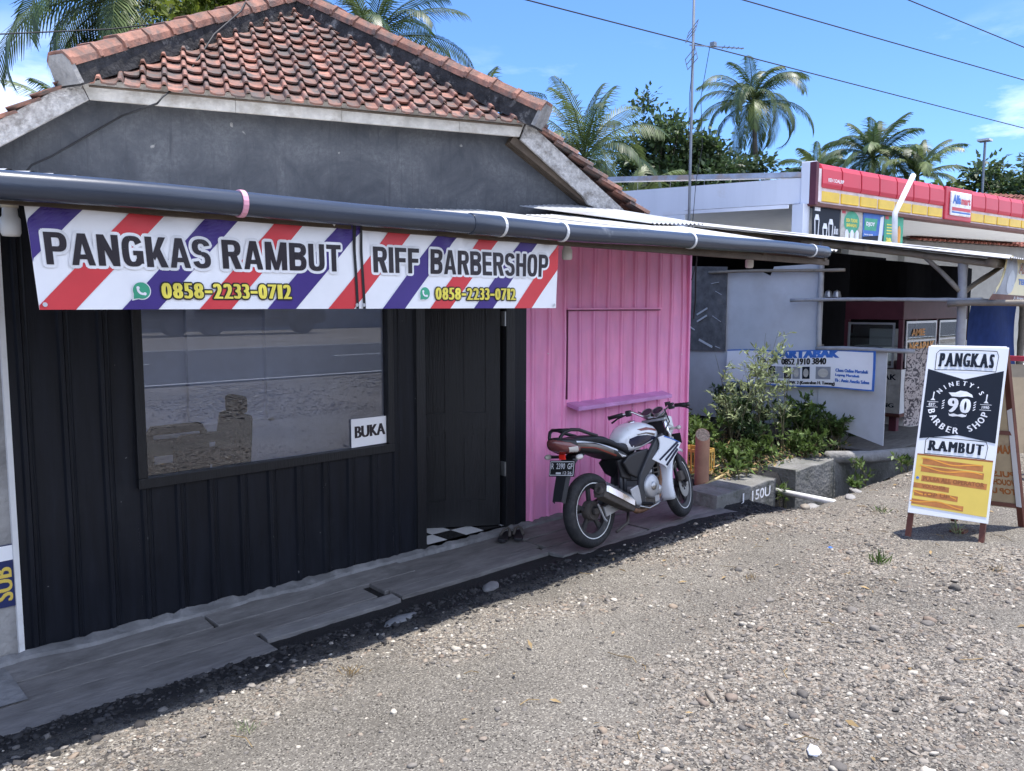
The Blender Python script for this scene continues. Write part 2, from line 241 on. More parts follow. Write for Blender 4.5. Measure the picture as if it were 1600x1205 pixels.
class MB:
    def __init__(s): s.v = []; s.f = []; s.m = []; s.cm = 0
    def add(s, V, F, m=None):
        o = len(s.v); s.v += [tuple(map(float, p)) for p in V]; s.f += [tuple(i+o for i in f) for f in F]; s.m += [s.cm if m is None else m]*len(F); return s
    def box(s, a, b, m=None):
        (x0, y0, z0), (x1, y1, z1) = [[min(p, q) for p, q in zip(a, b)], [max(p, q) for p, q in zip(a, b)]]
        return s.add([(x0, y0, z0), (x1, y0, z0), (x1, y1, z0), (x0, y1, z0), (x0, y0, z1), (x1, y0, z1), (x1, y1, z1), (x0, y1, z1)],
                     [(0, 3, 2, 1), (4, 5, 6, 7), (0, 1, 5, 4), (1, 2, 6, 5), (2, 3, 7, 6), (3, 0, 4, 7)], m)
    def hexa(s, P, m=None):   # 8 points, bottom 4 then top 4
        return s.add(P, [(0, 3, 2, 1), (4, 5, 6, 7), (0, 1, 5, 4), (1, 2, 6, 5), (2, 3, 7, 6), (3, 0, 4, 7)], m)
    def bar(s, p, q, w, h, up=(0, 0, 1), m=None):
        p, q = Vector(p), Vector(q); d = (q-p).normalized(); u = Vector(up)
        if abs(d.dot(u)) > .98: u = Vector((1, 0, 0))
        a = d.cross(u).normalized()*w/2; b = a.cross(d).normalized()*h/2
        return s.hexa([p-a-b, p+a-b, p+a+b, p-a+b, q-a-b, q+a-b, q+a+b, q-a+b], m)
    def tube(s, pts, r, n=8, m=None, caps=True):
        pts = [Vector(p) for p in pts]; k = len(pts); rs = r if isinstance(r, (list, tuple)) else [r]*k; V = []; F = []; pa = None
        for i, p in enumerate(pts):
            d = (pts[min(i+1, k-1)]-pts[max(i-1, 0)]).normalized()
            if pa is None: pa = d.orthogonal().normalized()
            pa = (pa-d*pa.dot(d)).normalized(); pb = d.cross(pa)
            V += [p+(pa*math.cos(t)+pb*math.sin(t))*rs[i] for t in [2*math.pi*j/n for j in range(n)]]
        for i in range(k-1): F += [(i*n+j, i*n+(j+1) % n, (i+1)*n+(j+1) % n, (i+1)*n+j) for j in range(n)]
        if caps: F += [tuple(range(n-1, -1, -1)), tuple(range((k-1)*n, k*n))]
        return s.add(V, F, m)
    def lathe(s, prof, n=24, org=(0, 0, 0), ax=(0, 0, 1), m=None, closed=False):
        o = Vector(org); a = Vector(ax).normalized(); u = a.orthogonal().normalized(); w = a.cross(u); V = []; F = []; k = len(prof)
        for (r, h) in prof: V += [o+a*h+(u*math.cos(t)+w*math.sin(t))*r for t in [2*math.pi*j/n for j in range(n)]]
        rng = range(k) if closed else range(k-1)
        for i in rng:
            i2 = (i+1) % k; F += [(i*n+j, i*n+(j+1) % n, i2*n+(j+1) % n, i2*n+j) for j in range(n)]
        return s.add(V, F, m)
    def prism(s, poly, fn, depth, m=None):   # poly of (u,v); fn(u,v,w) -> 3D, from w=0 to w=depth
        n = len(poly); V = [fn(u, v, 0) for u, v in poly]+[fn(u, v, depth) for u, v in poly]
        return s.add(V, [tuple(range(n-1, -1, -1)), tuple(range(n, 2*n))]+[(i, (i+1) % n, n+(i+1) % n, n+i) for i in range(n)], m)
    def poly(s, poly, fn, w=0., m=None): return s.add([fn(u, v, w) for u, v in poly], [tuple(range(len(poly)))], m)
    def grid(s, fn, nu, nv, m=None, wrap=False):
        V = [fn(i/nu, j/nv) for j in range(nv+1) for i in range(nu+1)]
        return s.add(V, [(j*(nu+1)+i, j*(nu+1)+i+1, (j+1)*(nu+1)+i+1, (j+1)*(nu+1)+i) for j in range(nv) for i in range(nu)], m)
    def text(s, t, fn, u0, v0, w, h, lay=0., bold=0., m=None, shear=0., wh=None):
        V, F, asp = text2d(t, bold); P = []
        for x, y in V:
            hh = h if wh is None else h*wh(x)
            P.append(fn(u0+x*w+shear*y*h, v0+y*hh, lay))
        return s.add(P, F, m)
    def heavy(s, t, fn, u0, v0, w, h, lay, thick, m=None, k=5, shear=0.):   # a bold letter: the outline repeated a few times sideways
        for i in range(k): s.text(t, fn, u0+thick*i/(k-1)-0*thick, v0, w-thick, h, lay+.00012*i, 0., m, shear)
        return s
    def halo(s, t, fn, u0, v0, w, h, lay, thick, ex, ey, m=None, k=10):
        for i in range(k):
            a = 2*math.pi*i/k; s.heavy(t, fn, u0+ex*math.cos(a), v0+ey*math.sin(a), w, h, lay+.00006*i, thick, m, 3)
        return s
    def build(s, name, mats, parent=None, **kw):
        me = bpy.data.meshes.new(name); me.from_pydata(s.v, [], s.f)
        if not isinstance(mats, (list, tuple)): mats = [mats]
        if len(mats) > 1: me.polygons.foreach_set('material_index', s.m)
        me.update(); return finish(me, name, mats, parent, **kw)
def frame(O, ux, uy):
    O, ux, uy = Vector(O), Vector(ux), Vector(uy); n = ux.cross(uy).normalized()
    return lambda u, v, w=0.: O+ux*u+uy*v+n*w
def circ(cx, cy, r, n=20, a0=0, a1=360): return [(cx+r*math.cos(R(a0+(a1-a0)*i/(n if a1-a0 == 360 else n-1))), cy+r*math.sin(R(a0+(a1-a0)*i/(n if a1-a0 == 360 else n-1)))) for i in range(n)]
# ------------------------------------------------------------------ value noise
_tab = nr.random((256, 256))
def vnoise(x, y):
    xi = np.floor(x).astype(int); yi = np.floor(y).astype(int); fx = x-xi; fy = y-yi; fx = fx*fx*(3-2*fx); fy = fy*fy*(3-2*fy)
    g = lambda a, b: _tab[a & 255, b & 255]
    return (g(xi, yi)*(1-fx)+g(xi+1, yi)*fx)*(1-fy)+(g(xi, yi+1)*(1-fx)+g(xi+1, yi+1)*fx)*fy
def fbm(x, y, o=4): return sum(vnoise(x*2**i+17*i, y*2**i+9*i)*.5**(i+1) for i in range(o))/(1-.5**o)
def sstep(a, b, x): t = np.clip((x-a)/(b-a), 0, 1); return t*t*(3-2*t)
# ------------------------------------------------------------------ ground
_gy = [-400, -24, -20.5, -9.2, -7.5, -6, -4.9, -3, -2, -1.5, -1.25, -1.0, -.85, 0, 3, 400]
_gz = [.5, .5, .44, .44, .42, .32, .26, .20, .135, .09, .048, .004, -.020, -.04, -.02, .1]
def ground_z(x, y, detail=True):
    x = np.asarray(x, float); y = np.asarray(y, float)
    yy = y+.09*(fbm(x*.8+3, y*0+5)-.5)*sstep(-4, -1.5, y)*sstep(.2, -.9, y)
    z = np.interp(yy, _gy, _gz)
    back = sstep(-.85, -.7, y)
    z = z*(1-back)+back*np.where(x < 6.75, -.040, .07+.05*(fbm(x*1.3, y*1.3)-.4))
    z = z-.085*sstep(6.2, 7.1, x)*sstep(13, 11, x)*np.exp(-((y+1.3)/.38)**2)
    ditch = sstep(7.15, 7.5, x)*sstep(13, 12, x)*sstep(-1.42, -1.25, y+.08*(fbm(x*2, y*0)-.5))*sstep(-.62, -.75, y)
    z = z*(1-ditch)+ditch*(-.5)
    near = sstep(7.1, 6.9, x)*sstep(-.95, -.8, y)*sstep(-.2, -.4, y)
    z = z-near*.004
    if detail: z = z+(fbm(x*2.2, y*2.2)-.5)*.05*sstep(-11, -7, y)*(1-.85*sstep(-1.5, -1.0, y))+(fbm(x*14, y*14, 3)-.5)*.022*sstep(-9.4, -8.8, y)*(1-.5*sstep(-1.2, -.9, y))
    return z
def axis(parts):
    a = [];
    for lo, hi, st in parts: a += list(np.arange(lo, hi-1e-6, st))
    return np.array(a+[parts[-1][1]])
gxs = axis([(-400, -40, 40), (-40, -6, 2), (-6, -1, .25), (-1, 9, .05), (9, 14, .1), (14, 40, 1.3), (40, 400, 40)])
gys = axis([(-400, -40, 40), (-40, -8, 1), (-8, -5.6, .15), (-5.6, -.4, .05), (-.4, 3, .2), (3, 40, 2), (40, 400, 40)])
GX, GY = np.meshgrid(gxs, gys); GZ = ground_z(GX, GY)
nx_, ny_ = len(gxs), len(gys); idx = np.arange(nx_*ny_).reshape(ny_, nx_)
F = np.stack([idx[:-1, :-1], idx[:-1, 1:], idx[1:, 1:], idx[1:, :-1]], -1).reshape(-1, 4)
m, nt, N, L, P = newmat('gravel_ground'); P.inputs['Roughness'].default_value = .95; P.inputs['Specular IOR Level'].default_value = .2
tc = N.new('ShaderNodeTexCoord'); ge = N.new('ShaderNodeNewGeometry')
def nod(t, **k):
    n = N.new(t)
    for a, b in k.items():
        if a in n.inputs: n.inputs[a].default_value = b
        else: setattr(n, a, b)
    return n
v1 = nod('ShaderNodeTexVoronoi', Scale=62.); v2 = nod('ShaderNodeTexVoronoi', Scale=150.); big = nod('ShaderNodeTexNoise', Scale=.9, Detail=6., Roughness=.6); fine = nod('ShaderNodeTexNoise', Scale=220., Detail=4., Roughness=.7)
for n in (v1, v2, big, fine): L.new(ge.outputs['Position'], n.inputs['Vector'])
rp = nod('ShaderNodeValToRGB'); e = rp.color_ramp.elements; e[0].position = 0.; e[0].color = (.085, .078, .075, 1); e[1].position = 1.; e[1].color = (.42, .385, .35, 1)
for p_, c_ in ((.35, (.165, .15, .138, 1)), (.6, (.24, .217, .196, 1)), (.8, (.24, .20, .165, 1))): q_ = e.new(p_); q_.color = c_
s1 = nod('ShaderNodeSeparateColor'); L.new(v1.outputs['Color'], s1.inputs[0]); L.new(s1.outputs[0], rp.inputs[0])
rp2 = nod('ShaderNodeValToRGB'); e = rp2.color_ramp.elements; e[0].position = .3; e[0].color = (.085, .079, .074, 1); e[1].position = .70; e[1].color = (.275, .256, .234, 1); L.new(fine.outputs[0], rp2.inputs[0])
mk = nod('ShaderNodeAttribute', attribute_name='coarse')
mx = nod('ShaderNodeMixRGB'); L.new(mk.outputs['Fac'], mx.inputs[0]); L.new(rp2.outputs[0], mx.inputs[1]); L.new(rp.outputs[0], mx.inputs[2])
s2 = nod('ShaderNodeSeparateColor'); L.new(v2.outputs['Color'], s2.inputs[0]); spk = nod('ShaderNodeMapRange'); spk.inputs[1].default_value = .80; spk.inputs[2].default_value = .84; L.new(s2.outputs[0], spk.inputs[0])
mx0 = mx; mx = nod('ShaderNodeMixRGB'); mx.inputs[2].default_value = (.34, .32, .29, 1); L.new(spk.outputs[0], mx.inputs[0]); L.new(mx0.outputs[0], mx.inputs[1])
spd = nod('ShaderNodeMapRange'); spd.inputs[1].default_value = .12; spd.inputs[2].default_value = .08; L.new(s2.outputs[1], spd.inputs[0]); mx1 = mx; mx = nod('ShaderNodeMixRGB'); mx.inputs[2].default_value = (.06, .055, .052, 1); L.new(spd.outputs[0], mx.inputs[0]); L.new(mx1.outputs[0], mx.inputs[1])
patch = nod('ShaderNodeMapRange'); patch.inputs[1].default_value = .36; patch.inputs[2].default_value = .62; patch.inputs[3].default_value = .84; patch.inputs[4].default_value = 1.12; L.new(big.outputs[0], patch.inputs[0])
mx2 = mx; mx3 = nod('ShaderNodeVectorMath', operation='SCALE'); L.new(mx2.outputs[0], mx3.inputs[0]); L.new(patch.outputs[0], mx3.inputs['Scale']); mx = nod('ShaderNodeVectorMath', operation='MULTIPLY'); mx.inputs[1].default_value = (1.04, 1.015, .945); L.new(mx3.outputs[0], mx.inputs[0])
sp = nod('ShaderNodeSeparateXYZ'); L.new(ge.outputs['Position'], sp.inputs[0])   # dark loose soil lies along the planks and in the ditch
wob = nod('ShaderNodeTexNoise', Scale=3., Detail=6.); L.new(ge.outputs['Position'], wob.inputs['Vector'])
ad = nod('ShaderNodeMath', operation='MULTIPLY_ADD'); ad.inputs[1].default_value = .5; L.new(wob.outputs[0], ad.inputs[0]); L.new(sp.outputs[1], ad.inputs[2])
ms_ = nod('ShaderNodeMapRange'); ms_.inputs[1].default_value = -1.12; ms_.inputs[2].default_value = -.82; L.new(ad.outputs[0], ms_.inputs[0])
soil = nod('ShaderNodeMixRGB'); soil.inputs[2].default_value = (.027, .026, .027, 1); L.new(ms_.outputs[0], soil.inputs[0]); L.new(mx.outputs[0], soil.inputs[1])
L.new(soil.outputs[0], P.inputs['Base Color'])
hb = nod('ShaderNodeMath', operation='ADD'); L.new(v1.outputs['Distance'], hb.inputs[0]); L.new(fine.outputs[0], hb.inputs[1])
bp = nod('ShaderNodeBump', Strength=.8, Distance=.012); L.new(hb.outputs[0], bp.inputs['Height']); L.new(bp.outputs[0], P.inputs['Normal'])
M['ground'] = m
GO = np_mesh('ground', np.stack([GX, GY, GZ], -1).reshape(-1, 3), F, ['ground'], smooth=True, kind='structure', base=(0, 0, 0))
def coarse(x, y):   # 0 packed fine dirt, 1 loose stones
    d = fbm(x*.75+4, y*.9+2)*.6+fbm(x*2.3, y*2.3+40)*.4
    for cx, cy, rx, ry, a in ((1.95, -2.5, .9, .45, -.26), (3.35, -2.28, .8, .33, -.22), (5.0, -2.0, .9, .3, -.10), (4.6, -4.2, .8, .5, -.12), (3.6, -3.35, .8, .4, .14), (3.7, -3.95, 1.2, .5, .16), (1.5, -1.65, 1.4, .22, .10), (5.2, -3.0, 1.6, .6, .10)): d = d+a*np.exp(-((x-cx)/rx)**2-((y-cy)/ry)**2)
    for k in (0., 1.35): d = d-.16*np.exp(-(((y+3.05+k+.12*np.sin(x*.7))/.16)**2))*sstep(3.5, 6, x)   # wheel tracks
    return np.clip((d-.415)*5., 0, 1)
CA = GO.data.attributes.new('coarse', 'FLOAT', 'POINT'); CA.data.foreach_set('value', coarse(GX, GY).ravel().astype(np.float32))
# stones: low polyhedra, random colour for each island
m, nt, N, L, P = newmat('stones'); P.inputs['Roughness'].default_value = .9; P.inputs['Specular IOR Level'].default_value = .25
ge = N.new('ShaderNodeNewGeometry'); rp = nod('ShaderNodeValToRGB'); e = rp.color_ramp.elements; e[0].color = (.075, .07, .068, 1); e[1].color = (.50, .46, .41, 1)
for p_, c_ in ((.2, (.165, .152, .145, 1)), (.45, (.235, .215, .20, 1)), (.62, (.30, .272, .245, 1)), (.72, (.28, .225, .18, 1)), (.80, (.21, .165, .14, 1)), (.86, (.38, .355, .32, 1))): q_ = e.new(p_); q_.color = c_
L.new(ge.outputs['Random Per Island'], rp.inputs[0]); nz = nod('ShaderNodeTexNoise', Scale=90., Detail=4.); L.new(ge.outputs['Position'], nz.inputs['Vector'])
mr = nod('ShaderNodeMapRange'); mr.inputs[3].default_value = .7; mr.inputs[4].default_value = 1.3; L.new(nz.outputs[0], mr.inputs[0])
vm = nod('ShaderNodeVectorMath', operation='SCALE'); L.new(rp.outputs[0], vm.inputs[0]); L.new(mr.outputs[0], vm.inputs['Scale']); wm = nod('ShaderNodeVectorMath', operation='MULTIPLY'); wm.inputs[1].default_value = (1.03, 1.01, .945); L.new(vm.outputs[0], wm.inputs[0]); L.new(wm.outputs[0], P.inputs['Base Color'])
M['stones'] = m
bm = bmesh.new(); bmesh.ops.create_icosphere(bm, subdivisions=1, radius=1.); icoV = np.array([v.co[:] for v in bm.verts]); icoF = np.array([[v.index for v in f.verts] for f in bm.faces]); bm.free()
bm = bmesh.new(); bmesh.ops.create_icosphere(bm, subdivisions=2, radius=1.); ico2V = np.array([v.co[:] for v in bm.verts]); ico2F = np.array([[v.index for v in f.verts] for f in bm.faces]); bm.free()
def stones(X, Y, S, name, V0, F0, sink=.35, **kw):
    n = len(X); k = len(V0); Zs = ground_z(X, Y)
    sc3 = nr.uniform(.62, 1.25, (n, 1, 3))*np.array([1, 1, .55]); jit = 1+nr.uniform(-.27, .27, (n, k, 1))
    V = V0[None]*jit*sc3*S[:, None, None]
    a = nr.uniform(0, 6.283, n); b = nr.normal(0, .35, n)
    ca, sa, cb, sb = np.cos(a)[:, None], np.sin(a)[:, None], np.cos(b)[:, None], np.sin(b)[:, None]
    x, y, z = V[..., 0], V[..., 1], V[..., 2]; y, z = y*cb-z*sb, y*sb+z*cb; x, y = x*ca-y*sa, x*sa+y*ca
    V = np.stack([x+X[:, None], y+Y[:, None], z+(Zs+S*.55*(1-2*sink))[:, None]], -1).reshape(-1, 3)
    Fs = (F0[None]+(np.arange(n)*k)[:, None, None]).reshape(-1, 3)
    return np_mesh(name, V, Fs, ['soil_clod' if name == 'soil_clods' else 'stones'], **kw)
def scatter(n, x0, x1, y0, y1, thr, pw):
    X = nr.uniform(x0, x1, n); Y = y1-(y1-y0)*nr.random(n)
    keep = nr.random(n) < np.clip(coarse(X, Y)**pw+thr, 0, 1)
    ok = ~((X > 7.2) & (Y > -1.42) & (Y < -.6)) & (Y < -.93)
    return X[keep & ok], Y[keep & ok]
X, Y = scatter(84000, .2, 11, -5.6, -.95, .07, 1.); S = np.clip(nr.lognormal(math.log(.0066), .46, len(X)), .003, .018)
soilk = nr.random(len(X)) < np.where(Y > -1.30, .05, 1.); X, Y, S = X[soilk], Y[soilk], S[soilk]
stones(X, Y, S, 'gravel', icoV, icoF, sink=.48, kind='stuff')
X, Y = scatter(3600, .3, 10, -5.2, -1.0, .02, 1.6); S = np.clip(nr.lognormal(math.log(.0135), .36, len(X)), .008, .034)
X2 = nr.uniform(2, 16, 16000); Y2 = nr.uniform(-9.1, -5.5, 16000); k2 = nr.random(16000) < np.clip((fbm(X2*.8, Y2*.8)-.35)*4, .1, 1); X2, Y2 = X2[k2], Y2[k2]
X, Y, S = np.concatenate([X, X2]), np.concatenate([Y, Y2]), np.concatenate([S, np.clip(nr.lognormal(math.log(.015), .4, len(X2)), .008, .035)])
stones(X, Y, S, 'pebbles', ico2V, ico2F, sink=.40, kind='stuff')
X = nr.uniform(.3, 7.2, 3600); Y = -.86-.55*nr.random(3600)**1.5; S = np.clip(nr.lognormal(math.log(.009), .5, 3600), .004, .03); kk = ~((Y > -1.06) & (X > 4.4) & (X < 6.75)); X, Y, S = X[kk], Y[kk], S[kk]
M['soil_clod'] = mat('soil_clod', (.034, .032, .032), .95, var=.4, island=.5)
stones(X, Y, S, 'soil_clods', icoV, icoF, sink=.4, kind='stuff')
# road and far verge behind the camera (seen in the shop window)
M['asphalt'] = mat('asphalt', (.055, .056, .06), .85, var=.2, scale=2, bump=.4, bscale=120); M['line_white'] = mat('line_white', (.62, .62, .6), .7, var=.2)
MB().grid(lambda u, v: (-60+160*u, -20.5+11.0*v, .462), 8, 2).build('road', 'asphalt', kind='structure')
MB().box((-60, -9.72, .455), (100, -9.60, .467)).box((-60, -20.3, .455), (100, -20.18, .467)).build('road_edge_line', 'line_white', kind='structure')
mb = MB()
for i in range(14): mb.box((-60+i*8, -14.9, .455), (-57+i*8, -14.78, .467))
mb.build('road_centre_line', 'line_white', kind='structure')
# ------------------------------------------------------------------ barbershop kiosk
shop = thing('barbershop', 'black and pink metal clad barbershop kiosk under a sloping zinc awning', 'shop', (4.1, 0, 0))
def cladding(x0, x1, z0, z1, y=0., pitch=.2, ph=.05, rag=0.):
    # ribbed sheet: flat pans with raised double ribs
    mb = MB(); xs = [x0]; ds = [0]; x = math.floor((x0-ph)/pitch)*pitch+ph
    while x < x1:
        for dx, d in ((0, 0), (.010, -.018), (.030, -.018), (.040, 0), (.052, 0), (.060, -.006), (.068, 0)):
            if x0 < x+dx < x1: xs.append(x+dx); ds.append(d)
        x += pitch
    xs.append(x1); ds.append(0); n = len(xs); nz_ = 8; V = []
    for j in range(nz_+1):
        for i in range(n):
            zb = z0+(rag*(vnoise(np.array([xs[i]*9.]), np.array([3.]))[0]) if j == 0 else 0)
            z = zb+(z1-z0)*j/nz_ if j else zb
            V.append((xs[i], y+ds[i]+.004*math.sin(xs[i]*7+z*3.1)+.003*math.sin(z*5+xs[i]*2), z))
    mb.add(V, [(j*n+i, j*n+i+1, (j+1)*n+i+1, (j+1)*n+i) for j in range(nz_) for i in range(n-1)]); return mb
mb = MB()
for a in ((1.012, 1.635, 0, 2.535), (1.635, 3.45, 0, .815), (1.635, 3.45, 1.99, 2.535), (3.45, 3.665, 0, 2.535)):
    c = cladding(*a, rag=.02 if a[2] == 0 else 0); mb.add(c.v, c.f)
mb.box((4.70, -.008, 0), (4.836, .03, 2.55)).box((3.665, -.004, 2.1), (4.84, .03, 2.55)); mb.build('black_wall', 'black_paint', shop)
mb = cladding(4.838, 7.222, 0, 2.56, ph=.09); mb.box((7.205, -.028, 0), (7.235, .05, 2.56)); mb.build('pink_wall', 'pink_paint', shop)
mb = MB(); mb.box((7.21, .05, 0), (7.23, 1.25, 2.55)); mb.build('side_wall', 'pink_paint', shop)
MB().box((.986, -.012, -.02), (1.012, .03, 2.55)).build('corner_trim', 'white_paint', shop)
# shutter outline and its shelf
mb = MB(); mb.box((5.33, -.030, 1.84), (6.70, 0, 1.852)).box((5.340, -.022, 1.05), (5.345, 0, 1.84)); mb.build('shutter_seam', 'dark_gap', shop)
MB().box((5.325, -.036, 1.852), (6.715, 0, 1.868)).build('shutter_lip', 'pink_paint', shop)
MB().hexa([(5.35, 0, .985), (5.35, -.15, .955), (6.76, -.15, .965), (6.80, 0, .99), (5.35, 0, 1.02), (5.35, -.15, .992), (6.76, -.15, 1.0), (6.80, 0, 1.025)]).build('shelf', 'mauve_paint', shop, bevel=.004)
# window
wf = MB(); z0, z1 = .815, 1.99
wf.box((1.635, -.034, z0), (3.45, .03, z0+.062)).box((1.635, -.034, z1-.06), (3.45, .03, z1)).box((1.635, -.034, z0+.062), (1.69, .03, z1-.06)).box((3.398, -.034, z0+.062), (3.45, .03, z1-.06))
wfo = wf.build('window', 'black_wood', shop, bevel=.004)
MB().box((1.69, .006, z0+.062), (3.398, .012, z1-.06)).build('pane', 'window_glass', wfo)
# door frame, inward-open door, hinges
mb = MB(); mb.box((3.665, -.02, 0), (3.752, .09, 2.12)).box((4.60, -.014, 0), (4.70, .09, 2.12)).box((3.752, -.02, 2.04), (4.60, .09, 2.12)); mb.build('door_frame', 'black_wood', shop, bevel=.006)
ang = math.atan2(.40, -.60); hx, hy = 4.585, .055
def dl(u, w, z): ca, sa = math.cos(ang), math.sin(ang); return (hx+u*ca-w*sa*-1*-1, hy+u*sa+w*ca, z)
dm = MB()
def dbox(u0, u1, z0, z1, w0, w1): dm.hexa([dl(u0, w0, z0), dl(u1, w0, z0), dl(u1, w1, z0), dl(u0, w1, z0), dl(u0, w0, z1), dl(u1, w0, z1), dl(u1, w1, z1), dl(u0, w1, z1)])
DW = .80
for a in ((0, .12), (.34, .46), (DW-.12, DW)): dbox(*a, .035, 2.03, -.02, .02)
for a in ((.035, .26), (.86, 1.0), (1.88, 2.03)):
    dbox(.12, .34, *a, -.02, .02); dbox(.46, DW-.12, *a, -.02, .02)
for z in ((.26, .86), (1.0, 1.88)):
    dbox(.12, .34, *z, -.010, .010); dbox(.46, DW-.12, *z, -.010, .010); dbox(.16, .30, z[0]+.05, z[1]-.05, .010, .017); dbox(.50, DW-.16, z[0]+.05, z[1]-.05, .010, .017)
dr = dm.build('door', 'black_wood', shop)
for z in (.46, 1.72): MB().box((4.588, -.006, z), (4.602, .05, z+.12)).tube([(4.594, -.004, z), (4.594, -.004, z+.12)], .007).build('hinge', 'steel', dr)
# floor, inner walls
mb = MB()
for i in range(19):
    for j in range(8):
        x, y = 1.06+i*.195, .02+j*.195
        mb.add([(x, y, .03), (x+.195, y, .03), (x+.195, y+.195, .03), (x, y+.195, .03)], [(0, 1, 2, 3)], (i+j) % 2)
mb.build('floor', ['tile_white', 'tile_black'], shop)
mb = MB(); mb.box((1.03, 1.6, 0), (4.85, 1.64, 2.70))
for x in (1.03, 4.842): mb.prism([(.04, 0), (1.6, 0), (1.6, 2.70), (.04, 2.50)], lambda u, v, w: (x+w, u, v), .016)
mb.build('inner_wall', 'interior', shop)
mb = MB(); mb.box((1.9, 1.55, .9), (1.96, 1.6, 2.2)).box((2.58, 1.55, .9), (2.64, 1.6, 2.2)).box((3.25, 1.55, .9), (3.31, 1.6, 2.2)).box((1.9, 1.55, 1.86), (3.31, 1.59, 1.92)).box((1.9, 1.55, .86), (3.31, 1.6, .92))
mb.build('mirror_frame', 'interior', shop)
# awning: corrugated sheets, rafters, purlin
def awz(y, x=0.): return 2.374+(.118+.0038*max(0., x-3.0)**2)*(y+1.5)
def corr(x0, x1, y0, y1, zf, mat_, parent, name, pitch=.076, amp=.009, skew=0.):
    n = int((x1-x0)/pitch*6); mb = MB()
    mb.grid(lambda u, v: (x0+(x1-x0)*u+skew*v, y0+(y1-y0)*v, zf(y0+(y1-y0)*v, x0+(x1-x0)*u)+amp*math.sin(2*math.pi*(x1-x0)*u/pitch)), n, 6); return mb.build(name, mat_, parent, smooth=True)
corr(.2, 4.4, -1.47, .10, lambda y, x: awz(y, x), 'zinc', shop, 'awning_sheet')
corr(.2, 4.4, .02, 3.6, lambda y, x: awz(y, x)+.014, 'interior_light_sheet', shop, 'awning_sheet')  # unseen translucent roofing, added to let daylight into the shop interior
corr(4.36, 6.30, -1.48, 3.0, lambda y, x: awz(y, x)+.010, 'zinc', shop, 'awning_sheet')
corr(6.26, 7.42, -1.49, 1.45, lambda y, x: awz(y, x)+.020, 'zinc', shop, 'awning_sheet')
corr(6.9, 7.9, .25, 1.9, lambda y, x: awz(y, x)+.05, 'dull_zinc', shop, 'awning_sheet', skew=-.3)
for x in (.6, 1.9, 3.4, 4.86, 6.2, 7.3): MB().bar((x, -1.44, awz(-1.44)-.045), (x, 2.0 if x < 5 else 1.0, awz(2.0 if x < 5 else 1.0)-.045), .05, .06).build('rafter', 'wood_dark', shop)
MB().bar((.2, -1.40, awz(-1.4)-.095), (7.4, -1.40, awz(-1.4)-.095), .04, .05).build('purlin', 'wood_dark', shop)
MB().bar((1.0, -.02, awz(0)-.1), (7.2, -.02, awz(0)-.1), .05, .06).build('purlin', 'wood_dark', shop)
# gutter pipe with couplings and straps
def gz_(x): return 2.319+.0085*(x-.7)+.006*math.sin(x*1.3)-.003*math.sin(x*3.7)
gx = [-.2+i*.25 for i in range(30)]+[7.18]
gp = MB().tube([(x, -1.49, gz_(x)) for x in gx], .0535, 20); gp.tube([(2.93, -1.49, gz_(2.93)), (3.16, -1.49, gz_(3.16))], .0585, 20)
gut = gp.build('gutter_pipe', 'pvc_grey', shop, smooth=True, bevel=.002)
for x, mt in ((1.62, 'strap_pink'), (3.16, 'strap_white'), (3.67, 'strap_white'), (5.03, 'strap_white'), (6.89, 'strap_white')):
    w = .010 if x > 1.7 else .012
    MB().tube([(x-w, -1.49, gz_(x)), (x+w, -1.49, gz_(x))], .0595, 20).build('strap', mt, gut)
# lamps hung under the awning
for (x, y, z, lab) in ((.80, -1.22, 2.29, 'white bulb in a cream socket at the left corner of the black wall'), (4.20, -1.05, 2.335, 'white bulb in a cream socket beside the right edge of the striped banner'), (6.62, -1.05, 2.355, 'white bulb in a cream socket hanging near the open end of the gutter')):
    t = thing('hanging_bulb', lab, 'bulb', (x, y, z), group='bulbs under the awning')
    MB().lathe([(.001, .06), (.055, .06), (.055, .03), (.036, .015), (.03, -.02)], 16, (x, y, z)).build('socket', 'socket', t, smooth=True)
    MB().lathe([(.026, -.02), (.028, -.05), (.036, -.062), (.036, -.115), (.03, -.128), (.001, -.13)], 20, (x, y, z)).build('bulb', 'bulb', t, smooth=True)
    MB().tube([(x, y, z+.05), (x, y+.02, awz(y)-.01)], .012, 6).build('flex', 'cable', t)
# BUKA notice on the pane
t = thing('paper_notice', 'white paper notice reading BUKA stuck in the lower right window corner', 'notice', (3.25, -.005, .88))
fr = frame((3.097, -.006, .882), (1, 0, .012), (-.012, 0, 1))
MB().prism([(0, 0), (.298, 0), (.300, .2), (.002, .205)], fr, -.0012).build('sheet', 'vinyl_white', t)
MB().heavy('BUKA', fr, .028, .065, .262, .085, .0015, .012).build('lettering', 'ink_dark', t)
